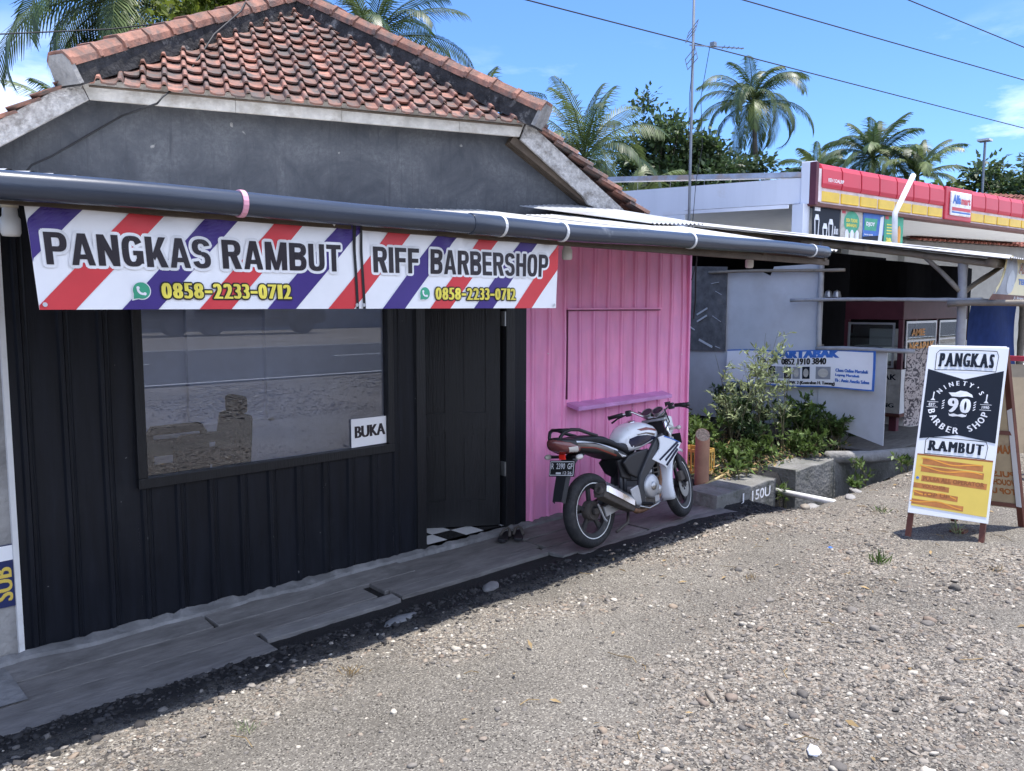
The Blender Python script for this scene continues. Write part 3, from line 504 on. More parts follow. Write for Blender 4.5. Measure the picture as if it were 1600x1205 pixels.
# condensed grotesque capitals for the banner, each letter a few overlapping polygons in a unit box
def _rc(x0, y0, x1, y1): return [[(x0, y0), (x1, y0), (x1, y1), (x0, y1)]]
def _arc(cx, cy, rx, ry, a0, a1, tx, ty, n=14, e=2.5):
    def pt(a, x, y): c, s = math.cos(a), math.sin(a); return (cx+x*math.copysign(abs(c)**(2/e), c), cy+y*math.copysign(abs(s)**(2/e), s))
    o = []
    for i in range(n):
        p, q = R(a0+(a1-a0)*i/n), R(a0+(a1-a0)*(i+1)/n); o.append([pt(p, rx, ry), pt(q, rx, ry), pt(q, rx-tx, ry-ty), pt(p, rx-tx, ry-ty)])
    return o
_S, _H = .33, .165
def glyphs():
    S, H = _S, _H; st = _rc(0, 0, S, 1); G = {}
    bowl = lambda lo, hi, x=.56: _rc(S-.02, hi-H, x, hi)+_rc(S-.02, lo, x, lo+H)+_arc(x, (lo+hi)/2, 1-x, (hi-lo)/2, -90, 90, S*.97, H)
    G['P'] = (.60, st+bowl(.40, 1)); G['R'] = (.63, st+bowl(.43, 1)+[[(.40, .46), (.66, 0), (1.02, 0), (.76, .50)]])
    G['B'] = (.63, st+bowl(.50, 1, .52)+bowl(0, .56))
    G['A'] = (.66, [[(0, 0), (.285, 0), (.60, 1), (.33, 1)], [(.715, 0), (1, 0), (.67, 1), (.40, 1)]]+_rc(.22, .19, .78, .34))
    G['N'] = (.62, st+_rc(1-S, 0, 1, 1)+[[(0, 1), (S, 1), (1, 0), (1-S, 0)]])
    G['M'] = (.78, _rc(0, 0, .25, 1)+_rc(.75, 0, 1, 1)+[[(.0, 1), (.29, 1), (.58, 0), (.40, 0)], [(.71, 1), (1, 1), (.60, 0), (.42, 0)]])
    G['O'] = (.62, _arc(.5, .5, .5, .5, 0, 360, S, H*.95, 30, 2.9)); G['C'] = G['O']
    G['G'] = (.63, _arc(.5, .5, .5, .5, 28, 300, S, H*.95, 26, 2.9)+_rc(.52, .37, 1, .52)+_rc(1-S, .10, 1, .45)+_arc(.5, .5, .5, .5, 296, 325, S, H*.95, 4, 2.9))
    G['K'] = (.65, st+[[(.26, .36), (.66, 1), (1, 1), (.40, .22)], [(.40, .52), (.62, .74), (1.03, 0), (.68, 0)]])
    G['S'] = (.60, _arc(.5, .725, .5, .275, 10, 270, S, H*.92, 18, 2.4)+_arc(.5, .285, .5, .285, 90, -170, S, H*.92, 18, 2.4))
    G['U'] = (.62, _rc(0, .3, S, 1)+_rc(1-S, .3, 1, 1)+_arc(.5, .31, .5, .31, 180, 360, S, H, 14, 2.6))
    G['T'] = (.58, _rc(0, 1-H, 1, 1)+_rc(.5-S/2, 0, .5+S/2, 1-H+.01)); G['I'] = (.215, _rc(0, 0, 1, 1))
    G['F'] = (.53, _rc(0, 0, S*1.1, 1)+_rc(.2, 1-H, 1, 1)+_rc(.2, .43, .93, .43+H)); G['E'] = (.55, _rc(0, 0, S*1.1, 1)+_rc(.2, 1-H, 1, 1)+_rc(.2, .42, .94, .42+H)+_rc(.2, 0, 1, H))
    G['H'] = (.62, st+_rc(1-S, 0, 1, 1)+_rc(.2, .42, .8, .42+H)); return G
GL = glyphs()
def glyph(mb, ch, fn, u, v, w, h, lay, m, dx=0., dy=0., st=.00005):
    for i, p in enumerate(GL[ch][1]):
        if sum(a[0]*b[1]-b[0]*a[1] for a, b in zip(p, p[1:]+p[:1])) < 0: p = p[::-1]
        mb.poly([(u+x*w+dx, v+y*h+dy) for x, y in p], fn, lay+st*(i % 7), m)
def gword(t, fn, u0, u1, v0, v1, name, par, c1='ink_dark', c2='ink_white', ex=.013, gap=.085):
    mb = MB(); h = v1-v0; wid = [GL[c][0] for c in t]; sx = (u1-u0)/(sum(wid)+gap*(len(t)-1)); u = u0
    for c, w in zip(t, wid):
        for k in range(12): a = 2*math.pi*k/12; glyph(mb, c, fn, u, v0, w*sx, h, .0020+.00004*k, 1, ex*math.cos(a), ex*math.sin(a), .000003)
        glyph(mb, c, fn, u, v0, w*sx, h, .0034, 0); u += (w+gap)*sx
    mb.build(name, [c1, c2], par)
# ------------------------------------------------------------------ long banner
bn = thing('striped_banner', 'long white vinyl banner with red and purple diagonal stripes hung below the gutter', 'banner', (2.28, -1.40, 1.876))
BX0, BX1 = .812, 3.735
def bsurf(u, v, w=0.):    # u metres along, v metres up from the lower edge
    s = u/(2.905); x = BX0+.030*(1-v/.43)+(BX1-.012*(1-v/.43)-BX0-.03*(1-v/.43))*s
    zt = 2.30+.035*s+.004*math.cos(u*6.5)*sstep(.3, .43, v); z = 1.876+(zt-1.876)*v/.43
    y = -1.398+.016*math.sin(u*3.1+.6)*(.4+v)+.010*sstep(.26, .43, v)*math.sin(u*11+v*5)+.003*math.sin(u*7+v*9)+sum(.013*math.exp(-((u-a)/.13)**2)*sstep(.25, .43, v)*math.cos((u-a)*44+v*6) for a in (.05, .72, 1.42, 2.1, 2.86))
    return (x, y-w*2.2, z)
bf = lambda u, v, w=0.: bsurf(u, v, w)
MB().grid(lambda a, b: bf(a*2.905, b*.43), 220, 26).build('vinyl_sheet', 'vinyl_white', bn, smooth=True)
def stripe(ub, wd, mi, name):   # a 45 degree stripe as thin slices of a grid, clipped to the sheet
    mb = MB(); n = 26
    for j in range(n):
        v0, v1 = .43*j/n, .43*(j+1)/n
        for k in range(10):
            a, b = ub+wd*k/10, ub+wd*(k+1)/10; P = [(a+v0*.98, v0), (b+v0*.98, v0), (b+v1*.98, v1), (a+v1*.98, v1)]
            P = [(min(max(u, 0), 2.905), v) for u, v in P]
            if P[1][0]-P[0][0] < 1e-4 and P[2][0]-P[3][0] < 1e-4: continue
            mb.add([bf(u, v, .0012) for u, v in P], [(0, 1, 2, 3)])
    if mb.f: mb.build('stripe', mi, bn)
for k in range(-2, 9):
    ub = -.015+k*.3195; stripe(ub, .145, 'vinyl_red' if k % 2 == 0 else 'vinyl_blue', 'stripe')
def bword(t, u0, u1, v0, v1, name, c1='ink_dark', c2='ink_white', b1=0., tk=.19, ex=.016):
    mb = MB(); n = 2.905/(BX1-BX0)
    # halo then letters, letter by letter so the halo follows each outline
    wid = []
    for ch in t: V, F, a = text2d(ch if ch != ' ' else 'I', b1); wid.append((max(a, .34) if ch not in '-' else .5) if ch != ' ' else .35)
    gap = .07; tot = sum(wid)+gap*(len(t)-1); sx = (u1-u0)/tot; u = u0; h = v1-v0
    for ch, w in zip(t, wid):
        if ch != ' ':
            cw = w*sx
            vv, hh = (v0, h) if ch != '-' else (v0+h*.36, h*.18)
            th = h*tk if ch != '-' else .001
            mb.halo(ch, bf, u, vv, cw, hh, .0022, th, ex, ex, 1); mb.heavy(ch, bf, u, vv, cw, hh, .0034, th, 0)
        u += (w+gap)*sx
    mb.build(name, [c1, c2], bn)
X = lambda x: x-.838
for t_, a_, b_ in (('PANGKAS', .884, 1.530), ('RAMBUT', 1.582, 2.176), ('RIFF', 2.368, 2.664), ('BARBERSHOP', 2.742, 3.655)): gword(t_, bf, X(a_), X(b_), .174+.002*a_, .298+.003*a_, 'shop_name', bn)
bword('0858-2233-0712', X(1.305), X(1.905), .046, .111, 'phone_number', 'ink_yellow', 'ink_black', 0., .15, .0065); bword('0858-2233-0712', X(2.775), X(3.385), .046, .109, 'phone_number', 'ink_yellow', 'ink_black', 0., .15, .0065)
def chaticon(u, v, r, sx=1.):
    mb = MB(); Fm = lambda a, b, w: bf(u+a*sx, v+b, w)
    mb.poly(circ(0, 0, r*1.13, 28), Fm, .0021, 0); mb.poly([(-r*1.2, -r*1.22), (-r*.2, -r), (-r*1.02, -r*.1)], Fm, .0021, 0)
    mb.poly(circ(0, 0, r, 28), Fm, .0028, 1); mb.poly([(-r*1.0, -r*1.02), (-r*.15, -r*.9), (-r*.9, -r*.15)], Fm, .0028, 1)
    A = circ(r*.16, r*.16, r*.72, 9, 165, 285); B = circ(r*.16, r*.16, r*.44, 9, 285, 165)
    for i in range(8): mb.poly([A[i], A[i+1], B[7-i], B[8-i]], Fm, .0034, 0)
    mb.poly(circ(A[0][0]+.14*r, A[0][1]-.02*r, r*.2, 10), Fm, .0036, 0); mb.poly(circ(A[-1][0]-.0*r, A[-1][1]+.14*r, r*.2, 10), Fm, .0036, 0)
    mb.build('chat_icon', ['ink_white', 'ink_green'], bn)
chaticon(X(1.225), .078, .034); chaticon(X(2.703), .078, .032, 1.05)
for a in (1.405, 1.445):
    mb = MB(); mb.grid(lambda s, v: bf(a+.030*(1-v)*.5+s*.016, v*.43, .003), 1, 14); mb.build('hem_strip', 'ink_black', bn)
    for v in (.018, .412): MB().poly(circ(0, 0, .009, 12), lambda p, q, w: bf(a+.02*(1-v/.43)*.5+.008+p, v+q, w), .0045).build('eyelet', 'alu', bn)
for u, v in ((.02, .02), (2.88, .018), (.9, .412), (2.4, .412)): MB().poly(circ(0, 0, .009, 12), lambda p, q, w: bf(u+p, v+q, w), .0045).build('eyelet', 'alu', bn)
# ------------------------------------------------------------------ planks over the ditch, cement edge, slippers
mb = MB(); n = 170
V = []; Fc = []
for i in range(n+1):
    x = .1+7.1*i/n; w = .05+.07*vnoise(np.array([x*3.]), np.array([1.]))[0]+.02*vnoise(np.array([x*14.]), np.array([7.]))[0]
    V += [(x, -.012, .012+.006*vnoise(np.array([x*11.]), np.array([4.]))[0]+.020*vnoise(np.array([x*41.]), np.array([2.]))[0]), (x, -w, .012), (x, -w-.012, -.04)]
for i in range(n): Fc += [(3*i, 3*i+1, 3*i+4, 3*i+3), (3*i+1, 3*i+2, 3*i+5, 3*i+4)]
mb.add(V, [f[::-1] for f in Fc]).build('cement_edge', 'cement', kind='structure')
PL = [(-.9, 1.93, -.05, -.31, 'long grey plank along the foot of the black wall at the far left', 0), (1.96, 3.42, -.07, -.31, 'grey plank below the shop window, between the long left plank and the door slab', 0),
      (-.9, 2.93, -.325, -.555, 'long worn plank second from the black wall, ending under the window corner', 1), (-.9, 2.06, -.57, -.86, 'broad muddy plank nearest the gravel at the far left', 1),
      (2.08, 3.02, -.57, -.69, 'short narrow plank edge lying beside the dark soil below the window', 0), (3.02, 4.5, -.09, -.50, 'wide grey board before the open door', 1),
      (4.50, 6.72, -.06, -.30, 'grey plank against the foot of the pink wall behind the motorcycle', 0), (4.52, 6.75, -.315, -.56, 'grey plank under the parked motorcycle, second from the pink wall', 1),
      (4.46, 5.52, -.575, -.80, 'short plank under the rear wheel of the motorcycle', 0), (5.54, 6.72, -.575, -.80, 'short plank under the front wheel of the motorcycle', 1), (4.6, 6.62, -.815, -1.02, 'outermost dusty plank beside the motorcycle, half sunk in soil', 1),
      (3.05, 4.44, -.515, -.66, 'narrow splintered plank beyond the board before the door', 1)]
for i, (x0, x1, ya, yb, lab, k) in enumerate(PL):
    mb = MB(); nn = max(6, int((x1-x0)*6)); V = []; t = .035; ty = rnd.uniform(-.003, .003)
    for j in range(nn+1):
        x = x0+(x1-x0)*j/nn; sag = -.003*math.sin(math.pi*j/nn)+ty
        e1 = .006*(vnoise(np.array([x*5.]), np.array([i*3.]))[0]-.5); e2 = .010*(vnoise(np.array([x*6.]), np.array([i*3.+1]))[0]-.5); z = -.002-abs(yb)*.012+sag
        xx = x+(rnd.uniform(-.02, .02) if j in (0, nn) else 0)
        V += [(xx, ya+e1, z), (x, yb+e2, z-.004), (x, yb+e2, z-t), (xx, ya+e1, z-t)]
    Fp = [(4*j+a, 4*j+(a+1) % 4, 4*(j+1)+(a+1) % 4, 4*(j+1)+a) for j in range(nn) for a in range(4)]+[(0, 3, 2, 1), (4*nn, 4*nn+1, 4*nn+2, 4*nn+3)]
    mb.add(V, [f[::-1] for f in Fp]).build('plank', 'wood_grey2' if k else 'wood_grey', bevel=.004, label=lab, cat='plank', group='planks over the ditch')
def slipper(x, y, rz, lab):
    t = thing('slipper', lab, 'slipper', (x, y, .012), group='slippers at the door'); ca, sa = math.cos(rz), math.sin(rz)
    W = lambda a, b, z: (x+a*ca-b*sa, y+a*sa+b*ca, z)
    out_ = [(-.13, .030), (-.10, .040), (0, .034), (.07, .047), (.115, .036), (.13, 0)]; pl = [(-.135, 0)]+[(a, b) for a, b in out_]+[(a, -b) for a, b in out_[::-1][1:]]
    MB().prism(pl, lambda u, v, w: W(u, v, .006+w), .022).build('sole', 'bike_black', t, bevel=.004)
    MB().tube([W(-.03, .04, .028), W(.02, .025, .065), W(.05, 0, .075), W(.02, -.025, .065), W(-.03, -.04, .028)], .012, 8).build('strap', 'leaf_dry' if False else 'grime', t, smooth=True)
slipper(4.42, -.20, .5, 'black slipper on the board before the door, on the left of its pair'); slipper(4.52, -.24, .8, 'black slipper on the board before the door, nearer the pink wall')
# barber chair behind the glass
M['chair_black'] = mat('chair_black', (.008, .008, .010), .9, var=.2, spec=.05)
t = thing('barber_chair', 'dark barber chair turned sideways behind the shop window', 'chair', (2.36, .8, .03))
MB().lathe([(.26, 0), (.26, .03), (.05, .06), (.05, .45)], 20, (2.34, .8, .03)).build('base', 'steel', t, smooth=True)
MB().box((2.06, .56, .50), (2.56, 1.04, .66)).build('seat', 'chair_black', t, bevel=.04)
MB().hexa([(2.50, .57, .60), (2.62, .57, .60), (2.62, 1.03, .60), (2.50, 1.03, .60), (2.57, .60, 1.10), (2.67, .60, 1.10), (2.67, 1.00, 1.10), (2.57, 1.00, 1.10)]).build('backrest', 'chair_black', t, bevel=.03)
MB().box((2.585, .68, 1.10), (2.665, .92, 1.23)).build('headrest', 'chair_black', t, bevel=.025)
for y in (.52, 1.06):
    a = MB().hexa([(2.06, y-.03, .955), (2.50, y-.03, .955), (2.50, y+.03, .955), (2.06, y+.03, .955), (2.10, y-.03, 1.02), (2.46, y-.03, 1.02), (2.46, y+.03, 1.02), (2.10, y+.03, 1.02)]).build('armrest', 'chair_black', t, bevel=.015)
    for z in (.62, .80): MB().box((2.05, y-.02, z), (2.52, y+.02, z+.12)).build('side_slat', 'chair_black', t, bevel=.01)
    for x in (2.07, 2.46): MB().box((x, y-.018, .5), (x+.04, y+.018, .96)).build('arm_post', 'chair_black', t)
# concrete wall and a poster scrap left of the kiosk
MB().box((-2.5, .02, -.1), (1.006, .3, 2.45)).build('concrete_wall', 'concrete', label='dark grey concrete wall beyond the white corner trim of the kiosk', cat='wall')
MB().grid(lambda u, v: (-1.5+2.4*u, .44-.5*v*0-1.0*v, -.012+.006*math.sin(u*9)), 8, 4).build('concrete_apron', 'cement', kind='structure')
t = thing('leaning_poster', 'navy poster scrap with sideways yellow letters on the wall left of the kiosk', 'poster', (.75, .0, .3))
fr = frame((.25, .012, .28), (1, 0, 0), (0, 0, 1)); MB().prism([(0, 0), (.735, 0), (.735, .34), (0, .33)], fr, .004).build('sheet', 'poster_navy', t)
MB().poly([(0, .24), (.735, .255), (.735, .335), (0, .33)], fr, .007).build('white_band', 'vinyl_white', t)
f2 = frame((.982, .008, .29), (0, 0, 1), (-1, 0, 0)); MB().heavy('SUB', f2, .02, .006, .19, .09, .0, .012).build('lettering', 'sign_yellow', t)
# ------------------------------------------------------------------ tiled house behind (turned about 21 degrees)
hd = Vector((.9323, -.3616, 0)); hi_ = Vector((.3616, .9323, 0)); hm = Vector((4.587, 2.703, 0)); up3 = Vector((0, 0, 1))
H = lambda s, q, z: hm+hd*s+hi_*q+up3*z     # s along the eave from its middle, q inwards, z up
house = thing('tiled_house', 'grey plastered house with a weathered terracotta hipped roof behind the kiosk', 'house', (4.587, 2.703, 0))
HW = 2.15; ZE = 3.80; FT = 3.985; TS = math.tan(R(35.5)); QP = 2.2; ZP = FT+.02+QP*TS*1.03
wq = .20     # wall face sits behind the fascia
def rz(s): return ZE-(abs(s)-HW)*.66 if abs(s) > HW else ZE
pts = [(-4, 0.), (3.75, 0.), (3.75, rz(3.75)+.10), (HW, ZE+.12), (-HW, ZE+.12), (-4.0, rz(4.0)+.10)]
MB().prism(pts, lambda u, v, w: H(u, wq+w, v), .15).build('front_wall', 'plaster_dark', house)
MB().prism([(wq+.15, 0), (9, 0), (9, 1.4), (wq+.15, 1.4)], lambda u, v, w: H(3.6+w, u, v), .12).build('side_wall', 'plaster_dark', house)
# soffit boards, fascia
MB().hexa([H(-HW, .03, ZE+.03), H(HW, .03, ZE+.03), H(HW, wq+.1, ZE+.08), H(-HW, wq+.1, ZE+.08), H(-HW, .03, ZE+.06), H(HW, .03, ZE+.06), H(HW, wq+.1, ZE+.11), H(-HW, wq+.1, ZE+.11)]).build('soffit', 'wood_dark', house)
segs = [-HW-.05, -.9, .15, 1.45, HW+.02]
for a, b in zip(segs, segs[1:]): MB().prism([(a, ZE), (b-.004, ZE), (b-.004+(.08 if b > 2 else 0), FT), (a-(.08 if a < -2 else 0), FT)], lambda u, v, w: H(u, w-.02+.004*(a > 0), v), .035).build('fascia_board', 'fascia', house)
MB().prism([(-HW-.058, ZE-.002), (-HW-.138, FT), (-4.1, FT-1.85*.66), (-4.1, ZE-.02-1.85*.66)], lambda u, v, w: H(u, w-.025, v), .035).build('rake_board', 'fascia_rough', house)
MB().prism([(HW+.03, ZE-.03), (HW+.115, FT-.005), (3.62, FT-1.0), (3.58, FT-1.10), (3.42, FT-1.04), (3.30, FT-1.07), (3.22, FT-.96), (3.05, FT-.90), (2.98, ZE-.62)][::-1], lambda u, v, w: H(u, w-.026, v), .035).build('rake_board', 'fascia_rough', house)
MB().prism([(3.45, FT-.97), (4.05, FT-1.32), (4.0, FT-1.45), (3.58, FT-1.26), (3.42, FT-1.12)][::-1], lambda u, v, w: H(u, w-.05, v), .03).build('rake_board', 'fascia_rough', house)
for k, q in enumerate((.06, .13, .20)): MB().bar(H(HW-.05, q, ZE-.02), H(3.75, q, ZE-.02-(3.75-HW+.05)*.66), .05, .09).build('rafter', 'wood_dark', house)
for k, q in (): MB().bar(H(-HW+.05, q, ZE+.0), H(-3.9, q, ZE-(3.9-HW+.05)*.66), .05, .08).build('rafter', 'wood_dark', house)
MB().bar(H(3.1, .12, 2.96), H(3.72, .05, 2.92), .05, .13).build('outrigger', 'wood_grey', house)
# roof: one part per slope, each tile an island
def tile(mb, O, ua, ub, un, w=.19, l=.30, tilt=.05):
    prof = [(0, .010), (.025, .002), (.06, -.004), (.112, -.002), (.132, .006), (.142, .044), (.150, .054), (.172, .054), (.180, .044), (.192, .006)]
    V = []
    for t in (0, .5, 1):
        V += [O+ua*(a*w/.19)+ub*(l*t)+un*(b+tilt*(1-t)) for a, b in prof]
    n = len(prof); Ff = [(j*n+i, j*n+i+1, (j+1)*n+i+1, (j+1)*n+i) for j in range(2) for i in range(n-1)]
    b0 = len(V); V += [V[i]-un*.022+ub*.004 for i in range(n)]; Ff += [(b0+i, b0+i+1, i+1, i) for i in range(n-1)]
    mb.add(V, Ff)
def slope(name, O, ua, ub, un, cols, rows, inside, parent, w=.19, pitch=.235):
    mb = MB()
    for r in range(rows):
        for c in range(-cols, cols):
            if inside(c*w+w/2, r*pitch+.1):
                j = lambda a: rnd.uniform(-a, a)
                un2 = (un+ua*j(.02)+ub*j(.03)).normalized(); tile(mb, O+ua*(c*w+j(.004))+ub*(r*pitch+j(.008))+un*j(.004), ua, ub, un2, w)
    return mb.build(name, 'terracotta', parent)
SL = math.hypot(QP, ZP-FT); ub = (hi_*QP+up3*(ZP-FT)).normalized(); un = hd.cross(ub).normalized()
slope('front_roof', H(0, -.10, FT-.085), hd, ub, un, 13, 13, lambda u, t: abs(u) < (HW+(-.02 if .2 < t < .45 else .09))*(1-(t-.12)/(SL+.02)), house)
MB().prism([(-HW-.05, 0), (HW+.05, 0), (0, SL)], lambda u, v, w: H(0, -.03, FT-.06)+hd*u+ub*v+un*w, -.02).build('roof_deck', 'wood_dark', house)
for sg in (-1, 1):
    dn = (hd*sg*1.0-up3*.66).normalized(); ub2 = -dn; n2 = hi_.cross(ub2).normalized()*1
    if n2.z < 0: n2 = -n2
    O = H(sg*4.02, 0, FT-(4.02-HW-.1)*.66+.0)
    Lr = (6.25)/math.cos(math.atan(.66)); mb = MB()
    for r in range(int((4.02)/.195)):
        for c in range(0, 26 if sg > 0 else 10):
            o = O+ub2*(r*.235)+hi_*(c*.19-.10); pr = (o-hm); s_ = pr.dot(hd)*sg; q_ = pr.dot(hi_)
            if s_ < .02 or (s_ < HW+.22 and q_ < .30) or (q_ < QP and s_ < HW-.0 and q_ < (HW-s_)*QP/HW+.16): continue
            if sg > 0: tile(mb, o+hi_*.19, -hi_, ub2, n2)
            else: tile(mb, o, hi_, ub2, n2)
    mb.build('side_roof', 'terracotta', house)
# hips: black mortar bed and terracotta caps
def hip(A, B, n, name):
    d = (B-A).normalized(); sd_ = d.cross(up3).normalized(); nn = sd_.cross(d).normalized(); Lh = (B-A).length; mo = MB(); cp = MB(); l = Lh/n
    for i in range(n):
        a = A+d*(l*i); b = A+d*(l*(i+1)+.02); jz = rnd.uniform(-.008, .008)
        mo.hexa([a-sd_*.135-nn*.08, a+sd_*.135-nn*.08, b+sd_*.135-nn*.08, b-sd_*.135-nn*.08, a-sd_*.115+nn*(.16+jz), a+sd_*.115+nn*(.16+jz), b+sd_*.115+nn*(.16+jz), b-sd_*.115+nn*(.16+jz)])
        w0, w1 = .142, .132
        for (p, q, s0, t0, t1) in ((a, a+d*l*.15, 1.07, .013, .013), (a+d*l*.12, b, 1.0, 0, 0)):
            V = []
            for o, wv in ((p, w0*s0), (q, w1*s0)):
                V += [o+sd_*x*wv+nn*(z+t0+jz) for x, z in ((-1.0, .095), (-.97, .155), (-.58, .222), (.58, .222), (.97, .155), (1.0, .095))]
            cp.add(V, [(k, k+1, k+7, k+6) for k in range(5)]+[(5, 4, 3, 2, 1, 0), (6, 7, 8, 9, 10, 11)])
    mo.build('ridge_mortar', 'mortar_black', house); cp.build('ridge_cap', 'terracotta_ridge', house)
    e = A-d*.012; MB().prism([(-.15, -.06), (.15, -.06), (.13, .14), (.08, .205), (-.08, .205), (-.13, .14)], lambda u, v, w: e+sd_*u+nn*v+d*w, .05).build('ridge_end', 'concrete', house)
PK = H(0, QP, ZP+.0)
hip(H(-HW-.22, -.16, FT-.045), PK, 11, 'l'); hip(H(HW+.22, -.16, FT-.045), PK, 11, 'r'); hip(H(0, QP+6.5, ZP+.02), PK, 16, 'm')
# ------------------------------------------------------------------ wires on the house
def wire(name, pts, r, label, cat='cable', n=6, m='cable'): return MB().tube(pts, r, n).build(name, m, smooth=True, label=label, cat=cat)
# ------------------------------------------------------------------ motorcycle (local: x forward from the rear contact, y left, z up)
bk = thing('motorcycle', 'white motorcycle with black seat and chrome muffler parked against the pink wall', 'motorcycle', (4.735, -.86, .006), rot=(0, 0, 0))
bk.matrix_world = Matrix.Translation((4.735, -.862, .004)) @ Matrix.Rotation(R(3), 4, 'Z') @ Matrix.Rotation(R(-8), 4, 'X')
WB = 1.285; WR = .292
ST = Matrix.Translation((1.02, 0, .887)) @ Matrix.Rotation(R(14), 4, Vector((-.27, 0, .6)).normalized()) @ Matrix.Translation((-1.02, 0, -.887))
def stz(mb): mb.v = [tuple(ST @ Vector(p)) for p in mb.v]; return mb
def wheel(x, wt, wr, st, disc_side):
    f = (lambda m: stz(m)) if st else (lambda m: m); o = (x, 0, WR); ax = (0, 1, 0); tr = .056 if wt > .1 else .048
    a = []
    ra = .046
    for t in range(17): th = -2.25+4.5*t/16; a.append((WR-ra+math.cos(th)*ra, math.sin(th)*wt/2))
    a = [(WR-.092, -.026)]+a+[(WR-.092, .026)]
    rim = MB(); ro = WR-.082; fl_ = wt*.40
    rim.lathe([(ro, -fl_), (ro+.010, -fl_-.002), (ro+.010, -fl_+.006), (ro-.008, -.022), (ro-.010, 0), (ro-.008, .022), (ro+.010, fl_-.006), (ro+.010, fl_+.002), (ro, fl_), (ro-.034, .022), (ro-.038, 0), (ro-.034, -.022)], 48, o, ax, closed=True)
    rim.lathe([(.001, -.055), (.034, -.055), (.04, -.03), (.04, .03), (.034, .055), (.001, .055)], 20, o, ax)
    for k in range(5):
        t = 2*math.pi*k/5+.3; c, s = math.cos(t), math.sin(t); rim.bar((x+c*.03, 0, WR+s*.03), (x+c*(ro-.02), 0, WR+s*(ro-.02)), .034, .022, (0, 1, 0))
        for e in (-.1, .1): c2, s2 = math.cos(t+e*1.0), math.sin(t+e*1.0); rim.bar((x+c*.05, 0, WR+s*.05), (x+c2*(ro-.02), 0, WR+s2*(ro-.02)), .020, .012, (0, 1, 0))
    w = f(rim).build('wheel', 'rim_black', bk, smooth=False, bevel=.002)
    f(MB().lathe(a, 56, o, ax, closed=True)).build('tyre', 'tyre', w, smooth=True)
    tp = MB()
    for sg in (-1, 1): tp.lathe([(ro+.001, sg*(fl_+.003)), (ro+.0085, sg*(fl_+.004))], 56, o, ax)
    f(tp).build('rim_stripe', 'rim_tape', w)
    d = MB(); d.lathe([(.055, -.052), (.115, -.052), (.115, -.056), (.055, -.056)], 32, o, ax, closed=True)
    for k in range(6): t = k*1.047; d.bar((x+.03*math.cos(t), -.052, WR+.03*math.sin(t)), (x+.065*math.cos(t), -.054, WR+.065*math.sin(t)), .012, .004, (0, 1, 0))
    if disc_side: f(d).build('brake_disc', 'steel', w)
    else: f(MB().lathe([(.001, -.05), (.07, -.05), (.078, -.03), (.078, .02), (.001, .02)], 28, o, ax)).build('brake_drum', 'grime', w, smooth=False)
    # axle nut
    f(MB().lathe([(.001, -.085), (.016, -.085), (.016, .085), (.001, .085)], 8, o, ax)).build('axle', 'steel', w)
wheel(0, .108, WR, False, False); wheel(WB, .088, WR, True, True)
# swingarm, chain guard, shocks
mb = MB()
for sg in (-1, 1): mb.bar((.44, sg*.085, .345), (.02, sg*.085, .292), .030, .055); mb.box((-.05, sg*.085-.012, .27), (.06, sg*.085+.012, .318))
mb.bar((.40, -.085, .34), (.40, .085, .34), .05, .05); mb.build('swingarm', 'grime', bk, bevel=.006)
MB().hexa([(.06, -.118, .235), (.24, -.118, .262), (.24, -.10, .262), (.06, -.10, .235), (.04, -.118, .315), (.24, -.118, .335), (.24, -.10, .335), (.04, -.10, .315)]).tube([(-.02, -.105, .35), (.035, -.115, .22), (.06, -.115, .20)], .010, 6).build('brake_arm', 'cast', bk, bevel=.004)
for x, y in ((.36, -.06), (.415, -.06)): MB().tube([(x+.01, y, .60), (x-.012, y, .33)], .018, 10).build('shock_absorber', 'frame_grey', bk, smooth=True)
# lofted shapes: sections (x, zbot, ztop, halfwidth, exponent)
class Loft:
    def __init__(s, S): s.S = S
    def at(s, x):
        S = s.S; x = min(max(x, S[0][0]), S[-1][0])
        for a, b in zip(S, S[1:]):
            if x <= b[0]: t = (x-a[0])/(b[0]-a[0]); return [a[i]+(b[i]-a[i])*t for i in range(1, 5)]
    def side(s, x, z):   # half width of the surface at (x, z)
        zb, zt, w, e = s.at(x); h = (zt-zb)/2; k = min(.985, max(-.985, (z-(zb+zt)/2)/max(h, 1e-4))); return w*(1-abs(k)**e)**(1/e)
    def mesh(s, nx=28, nt=28):
        mb = MB(); x0, x1 = s.S[0][0], s.S[-1][0]; V = []
        for i in range(nx+1):
            x = x0+(x1-x0)*i/nx; zb, zt, w, e = s.at(x); h = (zt-zb)/2; zc = (zt+zb)/2
            for j in range(nt):
                t = 2*math.pi*j/nt; c, q = math.cos(t), math.sin(t); V.append((x, w*math.copysign(abs(c)**(2/e), c), zc+h*math.copysign(abs(q)**(2/e), q)))
        Fc = [(i*nt+j, (i+1)*nt+j, (i+1)*nt+(j+1) % nt, i*nt+(j+1) % nt) for i in range(nx) for j in range(nt)]+[tuple(range(nt)), tuple(range(nx*nt+nt-1, nx*nt-1, -1))]
        return mb.add(V, Fc)
    def decal(s, poly, off=.002, sides=(-1, 1), n=5, mb=None):   # polygon given as two rails of (x,z), drawn between them on the flank
        mb = mb or MB(); top, bot = poly
        for sg in sides:
            V = []; k = len(top)
            for i in range(k):
                for j in range(n+1): t = j/n; x = top[i][0]*(1-t)+bot[i][0]*t; z = top[i][1]*(1-t)+bot[i][1]*t; V.append((x, sg*(s.side(x, z)+off), z))
            mb.add(V, [(i*(n+1)+j, i*(n+1)+j+1, (i+1)*(n+1)+j+1, (i+1)*(n+1)+j) for i in range(k-1) for j in range(n)])
        return mb
